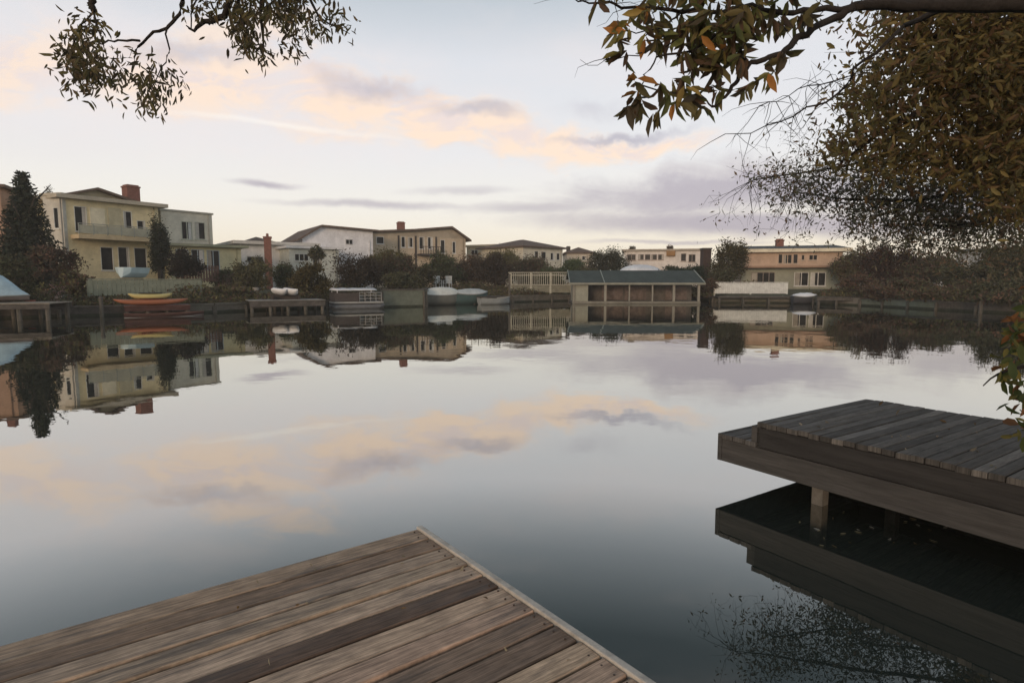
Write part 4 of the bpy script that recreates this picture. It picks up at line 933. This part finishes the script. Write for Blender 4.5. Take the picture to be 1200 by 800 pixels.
dk.matrix_world = Matrix.Translation((tip.x, tip.y, 0)) @ Rm
# board boundaries at the right edge, read off the photograph
bnd_px = [(497, 617.5), (523, 639.5), (536.5, 650), (550, 661), (567, 674), (584, 687.5), (605, 702), (623.5, 717.5), (647, 733.5), (673, 753), (698, 773), (727, 796.5)]
bd = []
for q_ in bnd_px: g_ = G(q_[0], q_[1], HD) - Vector((tip.x, tip.y, HD)); bd.append(g_.dot(a2))
step = (bd[-1]-bd[1])/(len(bd)-2)
ys = [0.0, bd[1]*.52] + bd[1:]
while ys[-1] < 3.6: ys.append(ys[-1]+step*random.uniform(.95, 1.05))
tn_list = [(.92, .82, .70), (.62, .53, .45), (1.0, .92, .82), (1.0, .92, .8), (1.25, 1.13, 1.0), (.34, .28, .25), (1.25, 1.12, .98), (1.12, .96, .86), (.66, .57, .50), (.52, .45, .40), (1.25, 1.13, .96), (1.05, .92, .82)]
sp = []
for i in range(len(ys)-1):
    tn = tn_list[i] if i < len(tn_list) else random.choice([(.6, .52, .45), (1.1, 1, .88), (.9, .8, .7)])
    sp.append((.045, 6.2, ys[i]+(.0 if i == 0 else .006), ys[i+1]-.006, HD+random.uniform(-.003, .003), .035, tn, random.uniform(-.003, .003)))
boards('deck', dk, sp, board_mat('weathered_deck_boards', (.39, .31, .245)))
STRIP = mat('pale_edge_strip', (.46, .42, .36), .7, .2, 20, bump=.2, stain=.5, stain_col=(.16, .14, .11))
MB().box(.012, .040, -.004, 3.6, HD-.06, HD+.012).build('edge_strip', STRIP, dk, bevel=.004)
MB().box(.045, 6.2, .01, .05, HD-.20, HD-.04).box(.015, .04, .0, 3.6, HD-.22, HD-.063).box(6.16, 6.2, .055, 3.6, HD-.2, HD-.04).build('rim_beam', WOOD_D, dk)
for x in (.6, 2.4, 4.4): MB().box(x-.04, x+.04, .055, 3.6, HD-.2, HD-.045).build('joist', WOOD_D, dk)
for x in (.25, 2.6, 5.4):
    for y in (.25, 2.0): MB().tube([(x, y, -1.5), (x, y, HD-.205)], [.09, .085], 10).build('pile', PILE, dk)
sc_ = MB()
for x in (.075, 2.42, 4.42):
    for i in range(len(ys)-1):
        for f_ in (.25, .75):
            y = ys[i]+(ys[i+1]-ys[i])*f_+random.uniform(-.004, .004); xx = x+random.uniform(-.008, .008); sc_.tube([(xx, y, HD-.004), (xx, y, HD+.0035)], [.004, .004], 8)
sc_.build('screw_heads', mat('rusty_screw', (.06, .04, .03), .7, .3, 30), dk)['kind'] = 'stuff'
# leaf litter & specks on deck
C = []; 
for i in range(110):
    x = random.uniform(.1, 3.2)**1; y = random.uniform(.03, 1.8); C.append((tip + a1*x + a2*y))
C = [(c.x, c.y, HD+.006) for c in C]
tiny = leaves('fallen_leaves', C, .022, LEAF, [(.28, .24, .16), (.2, .13, .06), (.35, .3, .2)], None, near=True); tiny['kind'] = 'stuff'; tag(tiny, 'tiny fallen leaves and specks scattered on the foreground dock', 'leaf litter')

# ------------------------------------------------------------------ right dock
ZD = .571
A = G(892, 493, ZD); B = G(984, 463.5, ZD); Cc = G(1200, 559, ZD)
ax = (Cc-A).normalized(); ay_ = (B-A); wd = ay_.dot(Vector((-ax.y, ax.x, 0))); ay_ = Vector((-ax.y, ax.x, 0))*(1 if wd > 0 else -1); wd = abs(wd)
rd = empty('grey_dock', (A.x, A.y, 0), 'dark grey plank dock with deep side boards and a lower end step at right', 'dock')
rd.matrix_world = Matrix.Translation((A.x, A.y, 0)) @ Matrix(((ax.x, ay_.x, 0, 0), (ax.y, ay_.y, 0, 0), (0, 0, 1, 0), (0, 0, 0, 1)))
skew = (B-A).dot(ax); print('right dock width', wd, 'skew', skew, 'near dock widths', [round(b, 3) for b in bd])
LR = 5.2
# boards laid across: build in rotated frame so grain runs along the board
bdm = board_mat('grey_deck_boards', (.085, .078, .07), stain=.5, dark=(.035, .034, .03))
sub = []; x = 0
while x < LR:
    w_ = .078*random.uniform(.97, 1.03); g_ = random.choice([1.0, .75, 1.2, .55, .95, 1.7]); sub.append((-.052, wd+.052, x+.0025, x+w_-.0025, ZD+random.uniform(-.002, .002), .035, (g_, g_*.98, g_*.95), random.uniform(-.002, .002))); x += w_
dko = boards('deck', rd, sub, bdm)
dko.matrix_local = Matrix(((0, 1, 0, 0), (1, 0, 0, 0), (0, 0, 1, 0), (0, 0, 0, 1)))
SIDE = [(-.004, LR, ZD-.19, ZD-.04, (1.0, 1, 1)), (-.30, LR, ZD-.37, ZD-.196, (1.25, 1.2, 1.12))]
# side fascia: two deep boards, front and back
WOOD_T = mat('dark_side_board', (.03, .028, .026), .9, .35, 3, bump=.4, stretch=(.35, 3, 4))
WOOD_S = mat('grey_side_board', (.062, .058, .053), .9, .35, 3, bump=.4, stretch=(.35, 3, 4), stain=.5, stain_col=(.05, .044, .038))
def fascia(y0, y1, nm='side_board'):
    for k_, (a, b, z0, z1, tn) in enumerate(SIDE): MB().box(a, b, y0, y1, z0, z1).build(nm, WOOD_S if k_ else WOOD_T, rd, bevel=.003)
fascia(-.045, -.006); fascia(wd+.006, wd+.045)
MB().box(-.045, .02, -.045, wd+.045, ZD-.19, ZD-.037).build('end_board', WOOD_S, rd)
# lower step at the end
sp = []
for i in range(3): sp.append((-.052, wd+.052, -.30+i*.10+.003, -.30+(i+1)*.10-.006, ZD-.155, .035, (.9+.2*i, .9+.2*i, .9+.2*i), 0))
st = boards('end_step', rd, sp, bdm); st.matrix_local = Matrix(((0, 1, 0, 0), (1, 0, 0, 0), (0, 0, 1, 0), (0, 0, 0, 1)))
MB().box(-.34, -.304, -.045, wd+.045, ZD-.37, ZD-.158).build('step_board', WOOD_S, rd)
for x in (.35, 2.3, 4.2):
    for y in (.22, wd-.12): MB().box(x-.04, x+.04, y-.04, y+.04, -1.5, ZD-.045).build('pile', mat('pale_pile', (.17, .155, .13), .95, .35, 6, stain=.6, stain_col=(.08, .08, .06)), rd)
C = [A + ax*random.uniform(.2, 4.5) + ay_*random.uniform(.05, wd-.05) for i in range(90)]
tiny = leaves('fallen_leaves_on_grey_dock', [(c.x, c.y, ZD+.01) for c in C], .045, LEAF, [(.2, .17, .12), (.12, .08, .04), (.3, .26, .2)], None, near=True); tiny['kind'] = 'stuff'; tag(tiny, 'dry leaves scattered on the grey dock at right', 'leaf litter')
tiny.name = 'fallen_leaves'
C = []
for i in range(22):
    q_ = G(random.gauss(1030, 45), random.gauss(622, 9), 0); C.append((q_.x, q_.y, .006))
fl = leaves('floating_leaves', C, .04, LEAF, [(.34, .28, .16), (.22, .15, .07), (.45, .42, .36)], None, near=True); fl['kind'] = 'stuff'; tag(fl, 'small dead leaves floating on the dark water under the grey dock', 'leaf litter')
for v in fl.data.vertices: v.co.z = .004 + (v.co.z-.006)*.08

# ------------------------------------------------------------------ near trees
def twigs_into(mb, pts_, n, L, r0=.004, droop=.3, seed=1):
    """bare twigs springing from points; returns their tip points"""
    g = random.Random(seed); tips = []
    for i in range(n):
        p = Vector(g.choice(pts_)); d = Vector((g.gauss(0, 1), g.gauss(0, 1), g.gauss(-droop, 1))).normalized(); q = p; ps = [p]
        for k in range(3):
            d = (d + Vector((g.gauss(0, .3), g.gauss(0, .3), g.gauss(-.1, .3)))).normalized(); q = q + d*L*g.uniform(.25, .45); ps.append(q)
        mb.tube(ps, [r0, r0*.75, r0*.5, r0*.25], 4); tips += ps[1:]
    return tips
def polyP(lst): return [P(*q) for q in lst]
def interp(pts_, n):
    out = []
    for a, b in zip(pts_[:-1], pts_[1:]):
        for k in range(n): out.append(a.lerp(b, k/n))
    out.append(pts_[-1]); return out
def blobs3(lst, sig=.42, cl=0, cs_=.05):
    """leaf positions gathered in ellipsoids; cl>0 gathers them in sprays of about cl leaves"""
    out = []; cam_ = np.array([0, 0, H_CAM])
    for (px, py, Y, rx, ry, n, *dd) in lst:
        c = np.array(P(px, py, Y)); k = Y/F; d = dd[0] if dd else .35
        m = max(1, n//cl) if cl else n
        q = np.clip(rng.normal(size=(m, 3))*sig, -1.1, 1.1); p = c + q*[rx*k*1.3, 0, ry*k*1.3]
        p = cam_ + (p-cam_)*(1 + q[:, 1:2]*d*2/Y)
        if cl: p = (p[:, None, :] + rng.normal(size=(m, cl, 3))*cs_*rng.uniform(.5, 1.3, (m, 1, 1))).reshape(-1, 3)
        out.append(p)
    return np.concatenate(out)

# upper-left overhanging tree
root = empty('overhanging_tree', (-3.6, -1.8, NEARZ), 'tree on the near bank whose drooping leafy twigs hang in at upper left', 'tree')
off = -Vector((-3.6, -1.8, NEARZ))
tb = MB(); tb.tube([Vector(q)+off for q in [(-3.6, -1.8, .2), (-3.55, -1.6, 2.2), (-3.3, -1.0, 3.8), (-2.9, .2, 5.0), (-2.6, 1.6, 5.5)]], [.2, .17, .13, .1, .07], 10)
tb.build('trunk', BARK, root, smooth=True)
bb = MB(); lines = []
def L_(pts_, r0, r1, n=3):
    ps = polyP(pts_) if not isinstance(pts_[0], Vector) else pts_
    ps = interp(ps, n); ps = [p + Vector((random.gauss(0, .006), random.gauss(0, .006), random.gauss(0, .006))) if 0 < i < len(ps)-1 else p for i, p in enumerate(ps)]
    k = len(ps)-1; bb.tube([p+off for p in ps], [r0+(r1-r0)*i/k for i in range(k+1)], 6); lines.append(ps); return ps
T1 = Vector((-2.6, 1.6, 5.5))
L_([T1, P(190, -160, 3.6), P(205, -40, 4.0), P(214, 2, 4.1)], .05, .012)
L_([(214, 2, 4.1), (205, 22, 4.1), (193, 34, 4.1), (176, 42, 4.1), (162, 55, 4.15)], .012, .008)
L_([(164, 48, 4.1), (140, 47, 4.1), (122, 52, 4.1), (112, 48, 4.1)], .008, .004)
L_([(162, 55, 4.15), (156, 68, 4.15), (154, 85, 4.2)], .007, .003)
L_([(196, 33, 4.1), (197, 55, 4.1), (194, 72, 4.1), (180, 95, 4.1), (172, 112, 4.1)], .006, .002)
L_([Vector((-2.6, 1.6, 5.5)), P(105, -150, 3.9), P(104, -30, 4.0), P(107, 2, 4.0), P(110, 14, 4.0)], .045, .016)
L_([(110, 14, 4.0), (95, 30, 4.05), (85, 55, 4.0), (85, 80, 4.1)], .007, .002)
L_([(110, 16, 4.0), (118, 40, 4.0), (126, 70, 4.1)], .006, .002)
L_([T1, P(300, -150, 3.8), P(290, -40, 4.1), P(262, 18, 4.2), P(240, 28, 4.2), P(226, 35, 4.2), P(218, 30, 4.2)], .04, .004)
L_([(224, 34, 4.2), (224, 10, 4.2), (236, -10, 4.2)], .004, .006)
L_([P(300, -120, 3.9), P(305, -30, 4.2), P(308, 40, 4.25), P(310, 75, 4.3)], .02, .003)
L_([P(300, -120, 3.9), P(350, -30, 4.3), P(372, 20, 4.3), P(410, 40, 4.4)], .02, .002)
L_([P(300, -110, 3.9), P(275, -30, 4.2), P(284, 30, 4.3), P(288, 55, 4.3)], .018, .003)
lf = blobs3([(104, 30, 4.05, 14, 14, 83), (92, 46, 4.05, 20, 14, 102), (88, 72, 4.05, 22, 18, 214), (112, 76, 4.1, 18, 20, 214), (100, 92, 4.05, 16, 10, 83), (138, 86, 4.15, 12, 14, 55), (150, 68, 4.15, 18, 14, 36), (175, 118, 4.15, 9, 14, 102), (172, 92, 4.1, 10, 16, 65), (200, 96, 4.15, 8, 22, 46),
             (188, 78, 4.15, 14, 10, 23), (235, 8, 4.2, 18, 10, 65), (282, 22, 4.3, 14, 26, 243), (318, 8, 4.3, 34, 14, 223), (306, 60, 4.3, 8, 22, 83), (290, 48, 4.3, 12, 12, 55), (340, 20, 4.3, 20, 22, 187), (338, 55, 4.35, 8, 14, 46), (362, 30, 4.3, 12, 16, 55),
             (380, 22, 4.4, 18, 12, 83), (402, 34, 4.4, 10, 12, 31), (260, -16, 4.2, 40, 12, 187), (340, -20, 4.3, 60, 18, 280)], .33, 7, .05)
tw = MB(); 
for i in range(150):
    c = Vector(lf[rng.integers(0, len(lf))]); c2 = c + Vector((random.gauss(0, .025), random.gauss(0, .025), random.uniform(-.07, -.01))); tw.tube([c+off, c2+off], [.0025, .0012], 3)
bb.build('branches', BARK_D, root, smooth=True); tw.build('twigs', BARK_D, root)['kind'] = 'stuff'
leaves('foliage', lf+np.array(off), .058, LEAF, [(.16, .13, .05), (.11, .10, .045), (.17, .12, .06), (.08, .065, .04)], root, near=True, droop=1.3, wr=.30)

# right hand trees ---------------------------------------------------
TA = Vector((4.9, 2.6, NEARZ)); off = -TA
root = empty('large_leaved_tree', TA, 'large leaved tree rooted at the right bank, its long bough crossing the top right', 'tree')
tb = MB(); tb.tube([Vector(q)+off for q in [(4.9, 2.6, .2), (4.85, 2.65, 1.8), (4.7, 2.8, 2.8), (4.3, 3.0, 3.25), (3.4, 3.2, 3.30)]], [.16, .14, .12, .09, .06], 10); tb.build('trunk', BARK_D, root, smooth=True)
bb = MB(); lines = []
s_ = Vector((3.4, 3.2, 3.30))
L_([s_, P(1240, 3, 3.4), P(1180, 5, 3.4), P(1100, 6, 3.4), P(1040, 5, 3.35), P(1000, 8, 3.3)], .055, .024)
L_([(1000, 8, 3.3), (955, 13, 3.3), (920, 14, 3.3), (880, 8, 3.25), (845, 14, 3.2), (800, 12, 3.2), (765, 9, 3.15), (735, 10, 3.15), (712, 3, 3.1), (690, 4, 3.1), (672, -2, 3.1)], .016, .003)
L_([(1000, 8, 3.3), (978, 22, 3.3), (950, 34, 3.25), (935, 44, 3.25), (922, 60, 3.2), (900, 68, 3.2), (880, 75, 3.2), (868, 88, 3.2), (860, 104, 3.15), (845, 118, 3.15), (834, 125, 3.15)], .022, .007)
L_([(834, 125, 3.15), (822, 113, 3.15), (812, 112, 3.1)], .005, .002)
L_([(880, 75, 3.2), (862, 60, 3.15), (835, 50, 3.1)], .006, .003)
L_([(870, 10, 3.25), (840, 40, 3.15), (810, 62, 3.1), (770, 68, 3.1), (757, 88, 3.1), (752, 100, 3.1), (740, 125, 3.1)], .008, .002)
L_([(752, 100, 3.1), (790, 110, 3.1), (812, 112, 3.1)], .004, .002)
L_([(800, 12, 3.2), (780, 30, 3.15), (755, 40, 3.1), (730, 38, 3.1)], .006, .002)
L_([(800, 40, 3.15), (770, 62, 3.1), (745, 63, 3.05)], .004, .002)
L_([(1060, 30, 4.0), (1025, 62, 4.0), (1000, 80, 4.0), (993, 100, 4.0), (970, 120, 4.0), (945, 127, 4.0), (915, 142, 4.0), (880, 155, 4.0), (850, 157, 4.0)], .012, .002, 2)
L_([(993, 90, 4.0), (960, 98, 4.0), (935, 104, 4.0), (910, 118, 4.0), (890, 124, 4.0)], .005, .0015, 2)
L_([(712, 68, 3.1), (700, 77, 3.1), (680, 70, 3.1)], .002, .001, 2)
L_([(757, 60, 3.1), (735, 66, 3.1), (712, 68, 3.1)], .003, .002, 2)
L_([P(1060, 30, 4.0), P(1120, 5, 3.7), P(1180, 5, 3.4)], .014, .03)
src = [p for ln in lines[7:10] for p in ln]
tips = twigs_into(bb, [p+off for p in lines[9]+lines[10]], 60, .28, .0025, 0, 5)
twigs_into(bb, [p+off for p in lines[1]+lines[12]], 26, .25, .002, 0, 6)
def rosettes(cs, per, Ldown=.35):
    C = []; D = []
    for (px, py, Y) in cs:
        c = np.array(P(px, py, Y)) + rng.normal(size=3)*[0, .08, 0]; ax_ = rng.normal(size=3)*[1, 1, .4] + [0, 0, -.7]; ax_ /= np.linalg.norm(ax_)
        n = max(3, int(rng.normal(per, 1.5)))
        for k in range(n):
            r_ = rng.normal(size=3); r_ -= ax_*r_.dot(ax_); r_ /= np.linalg.norm(r_); d_ = r_*.85 + ax_*.55 + np.array([0, 0, -Ldown]) + rng.normal(size=3)*.12
            C.append(c + ax_*rng.uniform(-.03, .02)); D.append(d_)
    return np.array(C), np.array(D)
g_ = random.Random(4)
def scatter(px, py, rx, ry, n, Y=3.15): return [(px+g_.uniform(-1, 1)*rx, py+g_.uniform(-1, 1)*ry, Y+g_.uniform(-.15, .15)) for _ in range(n)]
cs = [(727, 30, 3.05), (722, 50, 3.03), (735, 58, 3.05), (750, 22, 3.08), (765, 30, 3.1), (768, 48, 3.1), (742, 98, 3.05), (750, 108, 3.05), (738, 118, 3.05), (772, 104, 3.1), (785, 108, 3.1), (798, 100, 3.1), (803, 118, 3.1), (792, 92, 3.1),
      (770, 128, 3.08), (784, 130, 3.08), (758, 112, 3.08), (905, 74, 3.2), (898, 88, 3.2), (912, 80, 3.2), (892, 80, 3.2), (873, 104, 3.15), (838, 98, 3.15), (832, 112, 3.15), (845, 104, 3.15), (795, 70, 3.12), (812, 60, 3.12), (800, 52, 3.12), (778, 12, 3.12), (700, 0, 3.1), (925, 20, 3.3), (905, 26, 3.3)]
cs += scatter(835, 50, 28, 22, 15) + scatter(838, 18, 42, 14, 17) + scatter(868, 36, 20, 24, 10) + scatter(850, 72, 16, 12, 6) + scatter(905, 8, 50, 8, 9, 3.28) + scatter(800, 28, 22, 12, 7) + scatter(830, -18, 130, 12, 26) + scatter(815, 80, 14, 8, 3)
bb.build('branches', BARK_D, root, smooth=True)
Cc_, Dd_ = rosettes(cs, 6.5)
leaves('foliage', Cc_+np.array(off), .098, LEAF, [(.21, .165, .065), (.14, .12, .05), (.16, .10, .06), (.10, .08, .05), (.17, .18, .06)], root, near=True, dirs=Dd_, wr=.34)
Cc_, Dd_ = rosettes([(724, 38, 3.0), (748, 26, 3.02), (757, 40, 3.02), (728, 56, 3.0), (722, 48, 3.0), (735, 34, 3.0), (752, 46, 3.0), (748, 104, 3.0), (795, 112, 3.03), (908, 84, 3.1), (815, 48, 3.0), (845, 60, 3.05), (766, 36, 3.03), (741, 96, 3.0), (782, 128, 3.03), (874, 108, 3.08)], 3.5)
leaves('autumn_leaves', Cc_+np.array(off), .09, LEAF, [(.46, .20, .05), (.36, .25, .07), (.26, .22, .06), (.22, .2, .07)], root, near=True, dirs=Dd_, wr=.36)

# olive tree: dense mid-size foliage
TB = Vector((7.6, 5.6, NEARZ)); off = -TB
root = empty('olive_brown_tree', TB, 'dense olive brown tree filling the upper right corner', 'tree')
tb = MB(); tb.tube([Vector(q)+off for q in [(7.6, 5.6, .2), (7.5, 5.6, 2.2), (7.1, 5.5, 3.6), (6.6, 5.4, 5.2)]], [.22, .19, .15, .08], 10); tb.build('trunk', BARK_D, root, smooth=True)
bb = MB(); lines = []
for pts_ in ([P(1330, 60, 5.4), P(1230, 90, 5.3), P(1130, 110, 5.2), P(1040, 150, 5.1), P(985, 190, 5.1)], [P(1330, 10, 5.5), P(1200, 20, 5.4), P(1100, 40, 5.3), P(1040, 70, 5.2)], [P(1330, 150, 5.5), P(1220, 160, 5.4), P(1120, 190, 5.3)], [P(1300, -150, 5.5), P(1150, -100, 5.4), P(1060, -60, 5.3)]): L_(pts_, .05, .008)
L_([Vector((7.1, 5.5, 3.6)), P(1330, 60, 5.4)], .08, .05); L_([Vector((7.3, 5.55, 2.9)), P(1330, 150, 5.5)], .07, .05); L_([Vector((7.1, 5.5, 3.6)), P(1330, 10, 5.5)], .07, .05); L_([Vector((6.6, 5.4, 5.2)), P(1300, -150, 5.5)], .06, .05)
bb.build('branches', BARK_D, root, smooth=True)
lf = blobs3([(1040, 50, 5.1, 26, 22, 247), (1080, 45, 5.2, 40, 30, 798), (1035, 95, 5.1, 30, 22, 361), (1010, 120, 5.1, 26, 18, 285), (1080, 110, 5.2, 60, 50, 2090), (1150, 60, 5.3, 60, 50, 2470), (1200, 120, 5.4, 60, 70, 2850),
             (1000, 160, 5.1, 26, 18, 361), (980, 175, 5.1, 16, 14, 171), (1040, 165, 5.15, 40, 28, 480), (1110, 180, 5.25, 60, 26, 620), (1195, 225, 5.4, 30, 24, 900), (1060, 190, 5.2, 50, 16, 500), (1180, 200, 5.3, 50, 26, 722), (1260, 60, 5.5, 80, 120, 3230), (1030, 20, 5.1, 30, 12, 171), (1120, 12, 5.2, 50, 14, 798), (1130, 100, 5.5, 60, 60, 2660), (1190, 50, 5.7, 50, 60, 2660), (1190, 160, 5.6, 50, 50, 2280),
             (1120, -60, 5.3, 90, 50, 2850), (1240, -80, 5.4, 100, 70, 3040)], .47, 14, .10)
leaves('foliage', lf+np.array(off), .064, LEAF, [(.21, .165, .06), (.16, .135, .05), (.18, .115, .05), (.11, .095, .042), (.23, .17, .06), (.14, .085, .045)], root, near=True, droop=.4, wr=.36, jit=.6)

# fine leaved tree: lower grey-green lace
TC = Vector((9.4, 7.2, NEARZ)); off = -TC
root = empty('fine_leaved_tree', TC, 'tree with tiny grey leaves and lacy twigs hanging low at right', 'tree')
tb = MB(); tb.tube([Vector(q)+off for q in [(9.4, 7.2, .2), (9.3, 7.2, 1.8), (8.9, 7.1, 3.0), (8.2, 7.0, 4.4)]], [.2, .17, .13, .07], 10); tb.build('trunk', BARK_D, root, smooth=True)
bb = MB(); lines = []
for pts_ in ([P(1300, 120, 7), P(1180, 150, 6.9), P(1060, 180, 6.7), (P(960, 200, 6.6)), P(880, 212, 6.6)], [P(1300, 180, 7), P(1180, 215, 6.9), P(1080, 235, 6.8), P(1000, 235, 6.7), P(930, 225, 6.7)], [P(1300, 220, 7), P(1200, 250, 6.9), P(1110, 265, 6.8), P(1040, 262, 6.8)], [P(1300, 150, 7), P(1200, 190, 6.9), P(1100, 205, 6.8), P(1020, 215, 6.7)]): L_(pts_, .035, .004)
for q in (120, 180, 220, 150): L_([Vector((8.9, 7.1, 3.0)), P(1300, q, 7)], .06, .035, 2)
allp = [p+off for ln in lines for p in ln]
tips = twigs_into(bb, allp, 600, .5, .0035, .2, 9)
tips2 = twigs_into(bb, tips, 1500, .22, .0018, .2, 10)
bb.build('branches', BARK_D, root)
lf = blobs3([(895, 205, 6.6, 24, 14, 130), (930, 215, 6.6, 36, 22, 420), (970, 230, 6.7, 40, 26, 620), (1010, 215, 6.7, 46, 30, 900), (1060, 245, 6.8, 56, 30, 1400), (1120, 240, 6.8, 60, 34, 1500), (1180, 240, 6.9, 50, 40, 1100), (1240, 230, 7, 60, 60, 1300),
             (1000, 250, 6.8, 36, 18, 420), (1050, 270, 6.8, 40, 12, 300), (1110, 285, 6.8, 50, 18, 420), (1160, 290, 6.9, 44, 26, 420), (1090, 300, 6.8, 40, 14, 150), (960, 190, 6.6, 24, 14, 120), (1200, 300, 6.9, 30, 40, 420), (1060, 200, 6.8, 60, 24, 900), (1160, 180, 6.9, 70, 40, 900), (1100, 230, 7.1, 70, 40, 1900), (1190, 250, 7.2, 50, 50, 1800), (1150, 262, 7.3, 60, 24, 1500), (1080, 262, 7.2, 50, 18, 1500), (1060, 225, 7.1, 60, 22, 1500), (1130, 235, 7.2, 60, 26, 2200), (1190, 225, 7.3, 40, 30, 1500), (940, 215, 6.7, 40, 16, 400), (1020, 232, 7, 50, 18, 900)], .55, 12, .075)
tp = np.array([tuple(Vector(t)-off) for t in tips2]); 
lf = np.concatenate([lf, tp + rng.normal(size=tp.shape)*.03])
leaves('foliage', lf+np.array(off), .042, LEAF, [(.20, .18, .12), (.15, .13, .09), (.21, .145, .10), (.13, .14, .09)], root, near=False, droop=.3, wr=.36, jit=.7)

# near shrub at the right edge
TD = Vector((4.3, 1.3, NEARZ-.05)); off = -TD
root = empty('near_shrub', TD, 'leafy shrub with yellow green leaves reaching in at the right edge', 'shrub')
bb = MB(); lines = []
for pts_ in ([TD, P(1330, 440, 2.3), P(1230, 425, 2.3), P(1185, 430, 2.3), P(1152, 452, 2.3)], [TD, P(1300, 380, 2.4), P(1220, 385, 2.4), P(1190, 400, 2.4)], [TD, P(1280, 500, 2.2), P(1215, 490, 2.2), P(1195, 480, 2.2)], [TD, P(1340, 380, 2.5), P(1260, 340, 2.5), P(1215, 350, 2.5)]): L_(pts_, .014, .002)
bb.build('branches', BARK_D, root, smooth=True)
lf = blobs3([(1192, 395, 2.35, 14, 22, 46, .1), (1200, 370, 2.4, 10, 14, 26, .1), (1188, 435, 2.3, 14, 10, 16, .08), (1196, 465, 2.3, 8, 20, 14, .08), (1198, 505, 2.25, 8, 8, 10, .06), (1230, 420, 2.35, 30, 60, 220, .2), (1225, 500, 2.3, 20, 30, 60, .15), (1170, 438, 2.3, 10, 4, 4, .05)], .5)
leaves('foliage', lf+np.array(off), .062, LEAF, [(.10, .12, .035), (.16, .14, .04), (.22, .10, .04), (.07, .09, .03), (.25, .2, .05)], root, near=True, droop=.5, wr=.42)

# ------------------------------------------------------------------ thin evening haze over the lagoon
hm = bpy.data.materials.new('evening_haze'); hm.use_nodes = True; ht = hm.node_tree; ht.nodes.clear()
pv = ht.nodes.new('ShaderNodeVolumePrincipled'); pv.inputs['Color'].default_value = (.95, .93, .90, 1); pv.inputs['Density'].default_value = .0009; pv.inputs['Anisotropy'].default_value = 0.0
ho = ht.nodes.new('ShaderNodeOutputMaterial'); ht.links.new(pv.outputs[0], ho.inputs['Volume'])
hz_ = MB().box(-345, 345, -65, 405, -2.8, 13.5).build('haze', hm); hz_['kind'] = 'stuff'; tag(hz_, 'thin pale evening haze over the water and houses', 'haze')
scene.cycles.volume_bounces = 1
